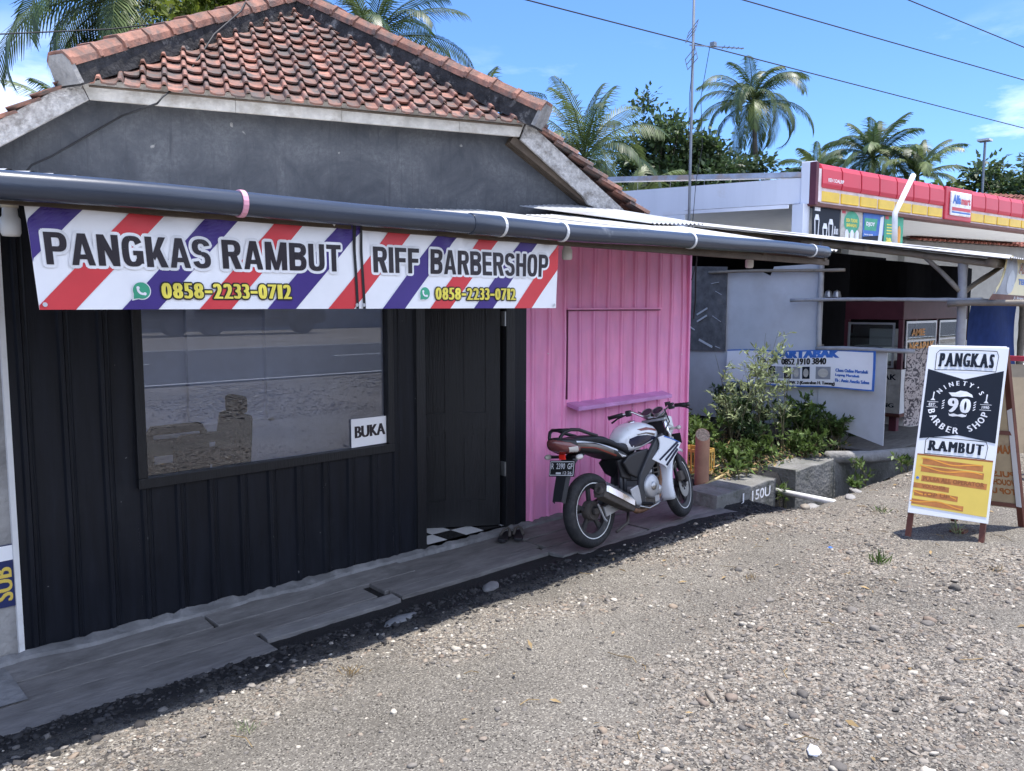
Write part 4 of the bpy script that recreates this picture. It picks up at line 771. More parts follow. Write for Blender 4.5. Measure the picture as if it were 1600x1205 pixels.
def stick(l, poly, name, m, par, off=.002, n=5):
    for sg in (-1, 1): l.decal(poly, off, (sg,), n).build(name, m, par, smooth=True)
def rails(a, b, n=7):
    def rs(p):
        L = [0]
        for u, v in zip(p, p[1:]): L.append(L[-1]+math.dist(u, v))
        o = []
        for i in range(n+1):
            d = L[-1]*i/n
            for k in range(len(p)-1):
                if d <= L[k+1]+1e-9: t = (d-L[k])/max(L[k+1]-L[k], 1e-9); o.append((p[k][0]+(p[k+1][0]-p[k][0])*t, p[k][1]+(p[k+1][1]-p[k][1])*t)); break
        return o
    return rs(a), rs(b)
tank = Loft([(.405, .752, .80, .055, 2.4), (.45, .705, .850, .085, 2.8), (.52, .68, .892, .108, 2.9), (.60, .685, .915, .126, 2.8), (.68, .695, .920, .134, 2.8), (.76, .71, .906, .134, 2.7), (.84, .72, .880, .122, 2.6), (.905, .735, .848, .092, 2.5), (.93, .75, .82, .06, 2.2)])
tk = tank.mesh(30, 32).build('fuel_tank', 'bike_white', bk, smooth=True)
MB().lathe([(.001, .010), (.032, .010), (.038, 0), (.038, -.02)], 20, (.66, 0, .918), (-.05, 0, 1)).build('filler_cap', 'chrome', tk, smooth=True)
stick(tank, rails([(.465, .79), (.57, .812), (.70, .803), (.855, .768)], [(.475, .765), (.505, .718), (.58, .714), (.81, .750)]), 'tank_panel', 'bike_navy', tk)
stick(tank, rails([(.58, .862), (.70, .868), (.85, .835)], [(.62, .845), (.72, .842), (.84, .820)]), 'tank_stripe', 'bike_red', tk)
stick(tank, rails([(.56, .822), (.68, .828), (.82, .800)], [(.58, .815), (.68, .815), (.80, .785)]), 'tank_stripe', 'bike_bronze', tk)
stick(tank, rails([(.47, .815), (.44, .755), (.50, .70), (.62, .708), (.78, .745)], [(.49, .805), (.465, .757), (.51, .718), (.62, .722), (.78, .757)], 12), 'tank_edge', 'bike_white', tk, off=.004)
seat = Loft([(-.20, .855, .885, .075, 2.6), (-.10, .845, .888, .10, 2.8), (.02, .825, .882, .118, 3), (.14, .795, .862, .125, 3), (.22, .765, .83, .128, 3), (.30, .735, .79, .13, 3), (.38, .705, .772, .115, 3), (.46, .675, .778, .09, 2.6), (.52, .66, .76, .06, 2.4)])
seat.mesh(34, 24).build('seat', 'bike_seat', bk, smooth=True)
tail = Loft([(-.355, .852, .902, .05, 2.6), (-.30, .80, .902, .085, 2.6), (-.2, .775, .888, .105, 2.8), (-.05, .745, .848, .118, 3), (.1, .715, .815, .125, 3), (.25, .662, .768, .130, 3), (.36, .638, .72, .124, 3), (.43, .63, .69, .105, 2.6)])
tl = tail.mesh(34, 24).build('tail_cowl', 'bike_black', bk, smooth=True)
stick(tail, rails([(-.20, .842), (0, .818), (.22, .742)], [(-.18, .812), (0, .790), (.22, .702)], 9), 'tail_panel', 'bike_bronze', tl)
stick(tail, rails([(-.20, .862), (.02, .833), (.27, .738)], [(-.20, .850), (.02, .820), (.27, .722)], 9), 'tail_stripe', 'bike_white', tl, off=.003)
stick(tail, rails([(-.17, .812), (0, .790), (.25, .696)], [(-.16, .803), (0, .779), (.25, .682)], 9), 'tail_stripe', 'bike_red', tl, off=.003)
for k in range(4): stick(tail, rails([(.27+k*.03, .715-k*.014), (.33+k*.018, .675)], [(.285+k*.03, .70-k*.012), (.335+k*.018, .662)], 4), 'side_graphic', 'bike_white', tl, off=.004)
lens = Loft([(-.380, .848, .892, .035, 2.4), (-.34, .802, .894, .078, 2.6), (-.26, .768, .882, .103, 2.6), (-.17, .760, .845, .113, 2.4)])
lens.mesh(14, 24).build('tail_light', 'lens_red', bk, smooth=True)
stick(lens, rails([(-.29, .825), (-.20, .822)], [(-.27, .785), (-.185, .775)], 6), 'signal_lens', 'lens_clear', tl)
gr = MB()
for sg in (-1, 1): gr.tube([(.05, sg*.105, .872), (-.06, sg*.113, .905), (-.16, sg*.105, .942), (-.24, sg*.09, .952), (-.295, sg*.07, .94), (-.325, sg*.055, .905), (-.33, sg*.05, .87)], .0135, 10)
gr.tube([(-.255, .088, .951), (-.275, 0, .955), (-.255, -.088, .951)], .0125, 8).build('grab_rail', 'bike_black', bk, smooth=True)
# rear mudguard, signals, plate
mb = MB(); P0 = [(-.10, .765), (-.19, .735), (-.25, .69), (-.30, .60), (-.345, .50), (-.375, .425)]; V = []
for i, (x, z) in enumerate(P0):
    w = .075-.004*i
    for y, dz, dx in ((-w, -.02, .03), (-w*.8, 0, 0), (w*.8, 0, 0), (w, -.02, .03)): V.append((x+dx, y, z+dz))
mb.add(V, [(i*4+j, i*4+j+1, i*4+j+5, i*4+j+4) for i in range(5) for j in range(3)])
mg = mb.build('rear_mudguard', 'bike_black', bk); sm = mg.modifiers.new('thick', 'SOLIDIFY'); sm.thickness = .006
for sg in (-1, 1):
    s = MB().tube([(-.21, sg*.06, .742), (-.235, sg*.13, .745)], .012, 8).build('signal_stalk', 'bike_black', bk)
    MB().lathe([(.001, -.035), (.015, -.03), (.022, -.005), (.02, .02), (.01, .035), (.001, .037)], 16, (-.245, sg*.155, .746), (1, 0, 0)).build('turn_signal', 'lens_clear', s, smooth=True)
MB().box((-.268, -.028, .728), (-.255, .028, .768)).build('reflector', 'reflector', bk)
pf = frame((-.262, .125, .722), (0, -.25, 0), (-.035, 0, -.118))   # u rightwards seen from behind, v downwards
pf2 = lambda u, v, w=0.: pf(u, 1-v, -w)
pl = MB().prism([(0, 0), (1, 0), (1, 1), (0, 1)], pf2, -.004).build('number_plate', 'ink_black', bk)
pm = MB(); e = .025
for a in (((.03, .06), (.97, .06), (.97, .10), (.03, .10)), ((.03, .90), (.97, .90), (.97, .94), (.03, .94)), ((.03, .06), (.05, .06), (.05, .94), (.03, .94)), ((.95, .06), (.97, .06), (.97, .94), (.95, .94))): pm.poly(a, pf2, .002)
pm.text('R', pf2, .08, .46, .10, .36, .002, .01).text('2390', pf2, .28, .46, .34, .36, .002, .01).text('GF', pf2, .72, .46, .20, .36, .002, .01).text('12·26', pf2, .56, .14, .34, .18, .002, .01).poly([(.28, .14), (.48, .14), (.48, .26), (.28, .26)], pf2, .002); pm.build('plate_lettering', 'ink_white', pl)
# engine and frame
for sg in (-1, 1):
    poly = [(.90, .80), (.93, .735), (.80, .60), (.62, .47), (.555, .335), (.56, .255), (.49, .265), (.475, .38), (.515, .50), (.66, .645), (.78, .75)]
    MB().prism(poly if sg < 0 else poly, lambda u, v, w: (u, sg*(.118+w), v), .034).build('frame_spar', 'frame_grey', bk, bevel=.012)
    MB().prism([(.52, .68), (.70, .69), (.60, .56), (.50, .47), (.40, .52), (.33, .62), (.40, .66)], lambda u, v, w: (u, sg*(.10+w), v), .03).build('side_cover', 'bike_black', bk, bevel=.01)
mb = MB(); mb.box((.48, -.13, .22), (.80, .13, .40)); mb.hexa([(.56, -.09, .38), (.76, -.09, .38), (.76, .09, .38), (.56, .09, .38), (.66, -.085, .64), (.84, -.085, .60), (.84, .085, .60), (.66, .085, .64)])
en = mb.build('engine', 'cast', bk, bevel=.02)
for i in range(5):
    z = .43+i*.038; x = .60+i*.018; MB().box((x-.02, -.105, z), (x+.24, .105, z+.010)).build('cooling_fin', 'grime', en)
MB().lathe([(.001, -.048), (.085, -.045), (.098, -.03), (.10, 0)], 32, (.645, -.132, .385), (0, 1, 0)).build('clutch_cover', 'cast', en, smooth=True)
MB().lathe([(.001, -.035), (.035, -.032), (.045, -.012), (.045, 0)], 20, (.765, -.125, .335), (0, 1, 0)).build('pump_cover', 'cast', en, smooth=True)
MB().lathe([(.001, -.012), (.03, -.010), (.036, 0)], 20, (.645, -.18, .385), (0, 1, 0)).build('cover_badge', 'steel', en, smooth=True)
MB().box((.50, -.14, .215), (.72, -.05, .30)).build('oil_filter_case', 'grime', en, bevel=.02)
MB().tube([(.78, -.05, .555), (.86, -.06, .55), (.905, -.065, .49), (.905, -.07, .40), (.86, -.075, .27), (.76, -.08, .205), (.55, -.10, .195), (.42, -.14, .215), (.33, -.165, .255)], .021, 12).build('exhaust_pipe', 'rusty', bk, smooth=True)
# muffler: hexagonal can with chrome shield
A, B = Vector((.335, -.172, .262)), Vector((-.10, -.195, .47)); d = (B-A).normalized(); s_ = Vector((0, 1, 0)); s_ = (s_-d*s_.dot(d)).normalized(); n_ = s_.cross(d).normalized()
if n_.z < 0: n_ = -n_
hexp = [(-.045, -.045), (.03, -.058), (.05, -.01), (.04, .055), (-.03, .062), (-.052, .01)]
mb = MB(); V = []
for t, k in ((0, .45), (.06, .85), (.25, 1.), (.9, 1.06), (1, .92)):
    V += [A.lerp(B, t)+s_*(a*k)+n_*(b*k) for a, b in hexp]
mb.add(V, [(i*6+j, i*6+(j+1) % 6, (i+1)*6+(j+1) % 6, (i+1)*6+j) for i in range(4) for j in range(6)]+[(0, 1, 2, 3, 4, 5), (29, 28, 27, 26, 25, 24)]); mf = mb.build('muffler', 'grime', bk, bevel=.006)
mb = MB(); V = []
for t, k in ((.03, .75), (.12, 1.0), (.5, 1.10), (.92, 1.12), (.97, 1.0)):
    V += [A.lerp(B, t)+s_*(a*k)+n_*(b*k) for a, b in ((-.058, .0), (-.05, .045), (-.026, .072), (.03, .066))]
mb.add(V, [(i*4+j, i*4+j+1, i*4+j+5, i*4+j+4) for i in range(4) for j in range(3)]); mb.build('heat_shield', 'chrome', mf, smooth=False)
MB().lathe([(.034, 0), (.034, .035), (.02, .04), (.02, -.02)], 20, B-d*.01-s_*.005, d).build('muffler_tip', 'grime', mf, smooth=True)
mb = MB()
for k in range(3): t0 = .15+.22*k; mb.add([A.lerp(B, t0+a)+s_*(-.0505)*1.09+n_*b for a, b in ((0, .012), (.2, .035), (.24, .046), (.05, .02))], [(0, 1, 2, 3)])
mb.build('shield_slot', 'grime', mf)
# small mechanical pieces on the right flank
MB().box((.60, -.12, .52), (.70, -.06, .60)).lathe([(.001, 0), (.03, 0), (.03, .07), (.001, .07)], 12, (.57, -.10, .56), (1, 0, .3)).build('carburettor', 'grime', en, bevel=.008)
MB().tube([(.70, -.11, .60), (.60, -.13, .50), (.52, -.12, .42), (.50, -.12, .32)], .008, 8).build('hose', 'cable', bk, smooth=True); MB().tube([(.84, -.06, .62), (.74, -.12, .52), (.72, -.135, .44)], .007, 8).build('hose', 'cable', bk, smooth=True)
for k in range(7):
    a = k*.9; MB().lathe([(.001, -.012), (.008, -.012), (.009, 0)], 6, (.645+.092*math.cos(a), -.138, .385+.092*math.sin(a)), (0, 1, 0)).build('bolt', 'steel', en)
MB().tube([(.44, -.105, .33), (.30, -.11, .315), (.10, -.11, .30)], .010, 6).build('torque_rod', 'steel', bk, smooth=True)
MB().hexa([(.34, -.095, .50), (.47, -.095, .46), (.47, -.07, .46), (.34, -.07, .50), (.30, -.095, .64), (.44, -.095, .66), (.44, -.07, .66), (.30, -.07, .64)]).build('battery_box', 'bike_black', bk, bevel=.008)
# foot controls, stand
MB().hexa([(.40, -.15, .27), (.53, -.15, .24), (.53, -.135, .24), (.40, -.135, .27), (.36, -.15, .40), (.47, -.15, .42), (.47, -.135, .42), (.36, -.135, .40)]).build('footrest_bracket', 'cast', bk, bevel=.006)
for sg in (-1, 1): MB().tube([(.50, sg*.15, .262), (.52, sg*.25, .262)], .013, 8).build('footpeg', 'bike_black', bk)
MB().tube([(.46, -.15, .25), (.56, -.175, .215), (.66, -.19, .235), (.70, -.19, .25)], .008, 6).build('brake_pedal', 'steel', bk, smooth=True)
MB().tube([(.50, .12, .24), (.46, .22, .09), (.45, .245, .035)], .011, 8).box((.42, .225, .022), (.48, .275, .034)).build('side_stand', 'bike_black', bk)
MB().tube([(.42, -.06, .20), (.32, -.12, .14), (.15, -.13, .10)], .012, 8).build('main_stand', 'grime', bk, smooth=True)
# radiator shrouds
for sg in (-1, 1):
    def shf(u, v, w): return (u, sg*(.140+.06*(u-.7)/.36+w), v)
    PS = [(.80, .768), (.865, .778), (.95, .748), (1.066, .69), (1.02, .625), (.945, .555), (.862, .503), (.835, .528), (.70, .598), (.745, .628), (.80, .672), (.815, .715)]
    so = MB().prism(PS, shf, .014).build('tank_shroud', 'bike_white', bk, bevel=.004)
    gm = MB()
    for (a, b, c, e) in (((.775, .585), (1.01, .712), (1.035, .700), (.79, .572)), ((.845, .575), (1.02, .690), (1.035, .678), (.855, .556)), ((.85, .53), (1.005, .655), (1.02, .635), (.868, .516))):
        gm.add([shf(x, z, .017) for x, z in (a, b, c, e)], [(0, 1, 2, 3)])
    gm.build('shroud_stripe', 'bike_navy', so)
    MB().add([shf(x, z, .0165) for x, z in ((.86, .765), (.93, .743), (1.04, .694), (1.05, .698), (.95, .745), (.87, .774))], [(0, 1, 2, 3, 4, 5)]).build('shroud_flash', 'ink_blue', so)
MB().box((.84, -.10, .44), (.875, .10, .66)).build('radiator', 'bike_black', bk)
# steering group
for sg in (-1, 1):
    y = sg*.083; lo = Vector((WB, y, WR)); hi2 = Vector((1.015, y, .90)); m_ = lo.lerp(hi2, .45)
    stz(MB().tube([m_, hi2], .0165, 12)).build('fork_tube', 'chrome', bk, smooth=True); stz(MB().tube([lo-Vector((.012, 0, -.02)), lo.lerp(hi2, .06), m_], [.022, .026, .024], 12)).build('fork_slider', 'bike_black', bk, smooth=True)
stz(MB().box((.985, -.11, .885), (1.06, .11, .912)).box((1.04, -.11, .70), (1.11, .11, .73))).build('fork_clamp', 'steel', bk, bevel=.006)
# front mudguard
V = []; nA = 20
for i in range(nA+1):
    th = R(196-130*i/nA); rr = .325
    for y, k in ((-.068, .90), (-.062, .98), (-.03, 1.0), (.03, 1.0), (.062, .98), (.068, .90)):
        wd = 1-.25*abs(i/nA-.35); V.append((WB+math.cos(th)*rr*k, y*wd, WR+math.sin(th)*rr*k))
fm = stz(MB().add(V, [(i*6+j, i*6+j+1, i*6+j+7, i*6+j+6) for i in range(nA) for j in range(5)])).build('front_mudguard', 'bike_white', bk, smooth=True); q = fm.modifiers.new('thick', 'SOLIDIFY'); q.thickness = .005
stz(MB().box((WB-.13, -.095, .33), (WB-.04, -.055, .42))).build('brake_caliper', 'grime', bk, bevel=.012)
hl = stz(MB().lathe([(.001, -.10), (.06, -.09), (.095, -.03), (.10, .03), (.085, .055)], 28, (1.16, 0, .82), (1, 0, -.15))).build('headlight', 'bike_white', bk, smooth=True)
stz(MB().lathe([(.085, .056), (.05, .075), (.001, .08)], 28, (1.16, 0, .82), (1, 0, -.15))).build('headlight_lens', 'lens_clear', hl, smooth=True)
stz(MB().hexa([(1.05, -.07, .74), (1.17, -.06, .72), (1.17, .06, .72), (1.05, .07, .74), (1.03, -.085, .95), (1.13, -.08, .95), (1.13, .08, .95), (1.03, .085, .95)])).build('headlight_bracket', 'bike_black', bk, bevel=.015)
for sg in (-1, 1): stz(MB().hexa([(1.09, sg*.086, .84), (1.15, sg*.102, .80), (1.155, sg*.112, .81), (1.095, sg*.096, .85), (1.06, sg*.088, .92), (1.14, sg*.104, .90), (1.145, sg*.114, .905), (1.065, sg*.098, .925)])).build('cowl_wing', 'bike_white', bk, bevel=.006)
for y in (.055, -.045):
    gq = stz(MB().lathe([(.001, -.03), (.048, -.03), (.052, .0), (.052, .012), (.046, .016), (.044, .008), (.001, .008)], 28, (1.02, y, .968), (-.62, 0, .78))).build('gauge', 'steel', bk, smooth=False)
    stz(MB().lathe([(.001, .0095), (.044, .0095)], 28, (1.02, y, .968), (-.62, 0, .78))).build('dial', 'gauge', gq)
stz(MB().tube([(.90, .36, .985), (.93, .24, .995), (.965, .17, 1.0), (.985, .10, .955), (1.0, .04, .925), (1.0, -.04, .925), (.985, -.10, .955), (.965, -.17, 1.0), (.93, -.24, .995), (.90, -.36, .985)], .011, 10)).build('handlebar', 'chrome', bk, smooth=True)
for sg in (-1, 1):
    stz(MB().tube([(.928, sg*.245, .995), (.896, sg*.365, .984)], .0175, 12).lathe([(.001, -.004), (.02, -.004), (.02, .006), (.001, .006)], 12, (.895, sg*.368, .984), (-.26, sg, -.1))).build('grip', 'bike_black', bk, smooth=True)
    stz(MB().box((.925, sg*.20-.024, .968), (.975, sg*.20+.024, 1.022))).build('switch_housing', 'bike_black', bk, bevel=.01)
    stz(MB().tube([(.965, sg*.20, .995), (.985, sg*.25, .985), (.965, sg*.32, .965), (.945, sg*.375, .935)], [.009, .008, .007, .009], 8)).build('lever', 'bike_black', bk, smooth=True)
stz(MB().lathe([(.001, -.03), (.024, -.03), (.026, .02), (.001, .022)], 14, (1.01, -.15, 1.015), (0, 0, 1))).build('fluid_reservoir', 'bike_black', bk)
for sg in (-1, 1): stz(MB().tube([(1.08, sg*.09, .80), (1.10, sg*.15, .80)], .010, 6).lathe([(.001, -.03), (.018, -.02), (.02, .01), (.001, .03)], 14, (1.10, sg*.175, .80), (1, 0, 0))).build('turn_signal', 'lens_clear', bk, smooth=True)
stz(MB().box((1.285, -.11, .655), (1.293, .11, .745)).bar((1.12, 0, .71), (1.288, 0, .70), .04, .012)).build('front_plate', 'ink_black', bk)
for k, (a, b, c) in enumerate((((.97, .13, .98), (1.06, .10, .90), (1.0, .06, .76)), ((.96, -.15, .99), (1.05, -.13, .88), (.97, -.08, .74)), ((1.02, .05, .93), (1.10, .02, .97), (1.08, -.05, .78)))):
    MB().tube([a, tuple((p+q)/2+.02 for p, q in zip(a, b)), b, c], .0055, 6).build('control_cable', 'cable', bk, smooth=True)
# ------------------------------------------------------------------ sandwich board with barber print
def aframe(fl, fr_, top_l, top_r, spread, mats, name, label, board_top=.0):
    """front feet fl, fr_; top corners; rear feet moved back by spread"""
    fl, fr_, tl_, tr_ = map(Vector, (fl, fr_, top_l, top_r)); t = thing(name, label, 'sign', tuple((fl+fr_)/2)); return t, fl, fr_, tl_, tr_
sb, fl, fr_, tl_, tr_ = aframe((6.13, -2.70, .205), (6.30, -3.135, .175), (6.44, -2.69, 1.575), (6.62, -3.115, 1.575), .6, None, 'sandwich_board', 'white, black and yellow folding sign reading PANGKAS RAMBUT on brown legs')
rl, rr_ = Vector((6.86, -2.78, .20)), Vector((7.01, -3.215, .185)); MB().bar(rl, tl_+Vector((.03, 0, 0)), .04, .03).build('leg', 'brown_paint', sb); MB().bar(rr_, tr_+Vector((.03, 0, 0)), .045, .035).build('leg', 'brown_paint', sb)
MB().bar(rr_.lerp(tr_, .14), tr_+Vector((.03, 0, .012)), .038, .036).build('leg_cap', 'sign_white', sb)
uxs = (fr_-fl); uxs = Vector((uxs.x, uxs.y, 0)); o = fl.lerp(tl_, .125); ux = (tr_-tl_)*1.12; o = o-(tr_-tl_)*.055; o.z = .375; uy = tl_-(tr_-tl_)*.055-o+Vector((0, 0, .012))
sf0 = frame(o, ux, uy); nn_ = ux.cross(uy).normalized(); S_ = 1 if nn_.dot(Vector((-1, -.3, .2))) > 0 else -1
bk_ = nn_*S_*-.012
MB().bar(fl+bk_, tl_+bk_, .035, .03).build('leg', 'brown_paint', sb); MB().bar(fr_+bk_, tr_+bk_, .035, .03).build('leg', 'brown_paint', sb)
def sf(u, v, w=0.): p = sf0(u, v, 0); return p+nn_*S_*(w+.034)+Vector((0, 0, -.03*u*(1-v)))
MB().prism([(0, 0), (1, 0), (1, 1), (0, 1)], lambda u, v, w: sf(u, v, w-.022), .020).build('board', 'sign_white', sb, bevel=.003)
MB().bar(tl_-(tr_-tl_)*.03+Vector((.015, 0, .014)), tr_+(tr_-tl_)*.03+Vector((.015, 0, .014)), .045, .02).build('top_rail', 'sign_white', sb)
# rear board
def rb_(u, v, w=0.): a = rl.lerp(tl_, .12+.86*v); b = rr_.lerp(tr_, .12+.86*v); return a.lerp(b, u)+Vector((.02+w, 0, 0))
MB().prism([(.05, 0), (.97, 0), (.97, 1), (.05, 1)], rb_, .01).build('rear_board', 'board_tan', sb)
mb = MB().poly([(.05, .0), (.97, 0), (.97, .32), (.05, .32)], rb_, -.003, 0); mb.build('rear_print', ['board_tan', 'sign_yellow'], sb)
mirr = lambda u, v, w=0.: rb_(1-u, v, -.005)
for s_t, v in (('RAMBUT', .36), ('PULSA', .205), ('VOUCHER', .15), ('TOP UP', .09)): MB().text(s_t, lambda u, v, w=0.: rb_(1-u, v, -.006), .04, v, .42, .06 if v > .3 else .04, 0, .04).build('rear_lettering', 'ink_brown', sb)
for v in (.02, .5): MB().bar(rb_(.02, v, .0), rb_(.98, v, .0), .03, .03).build('rear_rail', 'brown_paint', sb)

MB().poly([(.03, .863), (.5, .808), (.5, .482), (.03, .445)], sf, .0008).poly([(.5, .808), (.97, .866), (.97, .452), (.5, .482)], sf, .0008).build('black_field', 'ink_navy', sb)
MB().poly([(.03, .045), (.97, .035), (.97, .345), (.03, .345)], sf, .0008).build('yellow_field', 'sign_yellow', sb)
MB().poly([(.03, .345), (.97, .345), (.97, .355), (.03, .355)], sf, .001).build('red_rule', 'ink_brown', sb)
def slab(tx, u0, u1, v0, v1, arch, name):
    mb = MB(); fnA = lambda u, v, w: sf(u, v-arch*((u-.5)/.4)**2+ (arch if arch else 0), w)
    ch = len(tx); wd = [text2d(c, .06)[2] for c in tx]; tot = sum(wd)+.10*(ch-1); sx = (u1-u0)/tot; u = u0
    out_ = [(u0-.045, v0-.022), (u1+.035, v0-.022), (u1+.05, v1-.01), (u1+.02, v1+.02), (u0-.01, v1+.02), (u0-.05, v1)]
    ins = [(u0-.038, v0-.018), (u1+.03, v0-.018), (u1+.043, v1-.01), (u1+.016, v1+.016), (u0-.006, v1+.016), (u0-.042, v1)]
    def dens(p):
        q = []
        for a, b in zip(p, p[1:]+p[:1]): q += [(a[0]+(b[0]-a[0])*i/8, a[1]+(b[1]-a[1])*i/8) for i in range(8)]
        return q
    a, b = dens(out_), dens(ins); n = len(a); mb.add([fnA(*p, .0012) for p in a]+[fnA(*p, .0012) for p in b], [(i, (i+1) % n, n+(i+1) % n, n+i) for i in range(n)], 0)
    for c, w in zip(tx, wd):
        mb.heavy(c, fnA, u, v0, w*sx, v1-v0, .0016, .022, 0)
        # slab serifs
        for su in (u-.008, u+w*sx*.62):
            if c in 'PANKR' and not (c == 'P' and su > u): mb.poly([(su, v0), (su+w*sx*.42, v0), (su+w*sx*.42, v0+.012), (su, v0+.012)], fnA, .0016, 0)
        u += (w+.10)*sx
    mb.build(name, 'ink_navy', sb)
slab('PANGKAS', .16, .84, .878, .958, .004, 'heading'); slab('RAMBUT', .16, .84, .378, .438, .002, 'heading')
lg = MB(); asp = uy.length/ux.length; CU, CV = .47, .648
el = lambda a, b, w=0.: sf(CU+a, CV+b/asp, w)
lg.heavy('9', el, -.14, -.085, .135, .20, .002, .028).heavy('0', el, .015, -.085, .135, .20, .002, .028)
lg.poly([(-.145, .19), (-.06, .195), (0, .225), (.08, .215), (.15, .175), (.165, .135), (.10, .150), (0, .135), (-.10, .140)], el, .002)
for sg in (-1, 1): lg.poly([(0, -.115), (sg*.05, -.10), (sg*.10, -.115), (sg*.115, -.095), (sg*.105, -.135), (sg*.06, -.145), (0, -.135)], el, .002)
def arc(tx, r, a0, a1, size, flip):
    n = len(tx)
    for i, c in enumerate(tx):
        if c == ' ': continue
        a = R(a0+(a1-a0)*i/(n-1)); cx, cy = r*math.cos(a), r*math.sin(a); rot = a-math.pi/2 if not flip else a+math.pi/2
        ca, sa = math.cos(rot), math.sin(rot); w = size*min(.9, text2d(c, .05)[2]) if c not in "I'" else size*.22; hh = size if c != "'" else size*.3
        fn = lambda u, v, l: el(cx+(u-w/2)*ca-(v-size/2)*sa, cy+(u-w/2)*sa+(v-size/2)*ca, l)
        lg.heavy(c, fn, 0, 0 if c != "'" else size*.7, w, hh, .002, size*.10, k=3)
arc("NINETY'S", .33, 142, 38, .062, False); arc('BARBER SHOP', .34, 195, 345, .085, True)
for sx_, tx in ((-1, 'EST.'), (1, '1990')):
    x = sx_*.33; lg.text(tx, el, x-.045, -.012, .09, .042, .002, .02)
    for b in (.045, -.03): lg.poly([(x-.07, b), (x+.07, b), (x+.07, b+.006), (x-.07, b+.006)], el, .002)
    lg.poly([(x-.03, .07), (x+.03, .07), (x+.006, .10), (x+.012, .19), (x-.004, .19), (x-.008, .10)], el, .002)
    for k in range(4): lg.poly([(sx_*.195-.014, -.05+k*.034), (sx_*.195+.014, -.03+k*.034), (sx_*.195+.014, -.015+k*.034), (sx_*.195-.014, -.035+k*.034)], el, .002)
lg.build('barber_emblem', 'ink_white', sb)
tp = MB()
for a, b, v, h, ph in ((.11, .86, .312, .036, 1.), (.10, .88, .268, .036, 2.), (.12, .93, .212, .034, 0), (.03, .48, .168, .03, 0), (.05, .60, .122, .032, 3.), (.03, .68, .072, .03, 4.)):
    tp.poly([(a, v-h/2), (b, v-h/2-.008), (b, v+h/2-.008), (a, v+h/2)], sf, .0014, 0)
    if ph:
        n = 18; V = []
        for i in range(n+1): t = i/n; vv = v+.010*math.sin(t*7+ph)+.012*(.5-t); V += [sf(a+(b-a)*t-.02, vv, .002), sf(a+(b-a)*t-.02, vv+.007, .002)]
        tp.add(V, [(2*i, 2*i+2, 2*i+3, 2*i+1) for i in range(n)], 1)
tp.build('tape_strip', ['tape_orange', 'ink_orange'], sb)
for tx, u0, u1, v, h in (('PULSA ALL OPERATOR', .14, .90, .200, .024), ('VOUCHER', .14, .44, .158, .02), ('TOP UP', .14, .5, .112, .02)): MB().text(tx, sf, u0, v, u1-u0, h, .0026, .03).build('price_lettering', 'ink_brown', sb)
MB().poly(circ(0, 0, .02, 14), lambda a, b, w: sf(.07+a, .212+b/asp, w), .0025).build('bullet_dot', 'ink_blue', sb)
MB().box((6.50, -2.96, .16), (6.60, -2.86, .215)).build('foot_block', 'brown_paint', sb)
# second board, red frame
r2 = thing('sandwich_board', 'red framed folding sign standing behind the black and yellow one', 'sign', (9.2, -2.6, .2))
A, B, T1, T2 = Vector((9.0, -2.15, .2)), Vector((9.12, -2.72, .2)), Vector((9.28, -2.12, 1.36)), Vector((9.40, -2.66, 1.36))
for p, q in ((A, T1), (B, T2), (Vector((9.75, -2.2, .2)), T1), (Vector((9.85, -2.80, .2)), T2)): MB().bar(p, q, .06, .04).build('leg', 'red_paint', r2)
MB().bar(T1, T2, .06, .05).build('top_rail', 'red_paint', r2)
rf = lambda u, v, w=0.: (A.lerp(T1, .2+.75*v)).lerp(B.lerp(T2, .2+.75*v), u)+Vector((w, 0, 0)); MB().prism([(.05, 0), (.95, 0), (.95, 1), (.05, 1)], rf, .01).build('board', 'board_tan', r2)
# ------------------------------------------------------------------ martabak stall, side wall at x = 10
stl = thing('food_stall', 'bamboo framed food stall with pale side panels and a sagging zinc roof', 'stall', (12, -.4, .12))
def rf_z(y): return 2.74+.158*(y-.03)
MB().prism([(1.95, .30), (-.13, .30), (-.13, 2.42), (.55, 2.40), (.60, 2.28), (.78, 2.36), (1.28, 2.36), (1.28, 1.26), (1.95, 1.26)], lambda u, v, w: (10+w, u, v), .02).build('side_panel', 'panel_grey', stl)
MB().prism([(-.13, .42), (-.97, .19), (-.97, 1.355), (-.13, 1.33)], lambda u, v, w: (9.985+w, u, v), .02).build('side_panel', 'panel_grey', stl)
MB().prism([(2.6, 1.22), (1.24, 1.25), (1.24, 2.42), (2.6, 2.48)], lambda u, v, w: (9.97+w, u, v), .02).build('dark_panel', 'panel_dark', stl)
for (y, z, l) in ((1.42, 2.20, .12), (1.36, 2.06, .1), (1.38, 1.70, .14), (1.62, 1.80, .17), (1.62, 1.70, .16), (1.55, 1.35, .22), (1.35, 1.30, .08), (1.85, 1.60, .22)): MB().bar((9.962, y+l/2, z-math.sin(y*40)*.3*l), (9.962, y-l/2, z+math.sin(y*40)*.3*l), .010, .016+.012*math.sin(y*17)).build('peel_mark', 'panel_grey', stl)
def bam(p, q, r, name='pole', m='bamboo_pale'):
    p, q = Vector(p), Vector(q); L_ = (q-p).length; n = max(3, int(L_/.12)); pts = []; rs = []
    for i in range(n+1):
        t = i/n; pts.append(p.lerp(q, t)+Vector((0, .006*math.sin(t*7), .008*math.sin(t*5)))); rs.append(r*(1.10 if i % 3 == 0 else .97))
    return MB().tube(pts, rs, 10).build(name, m, stl, smooth=True)
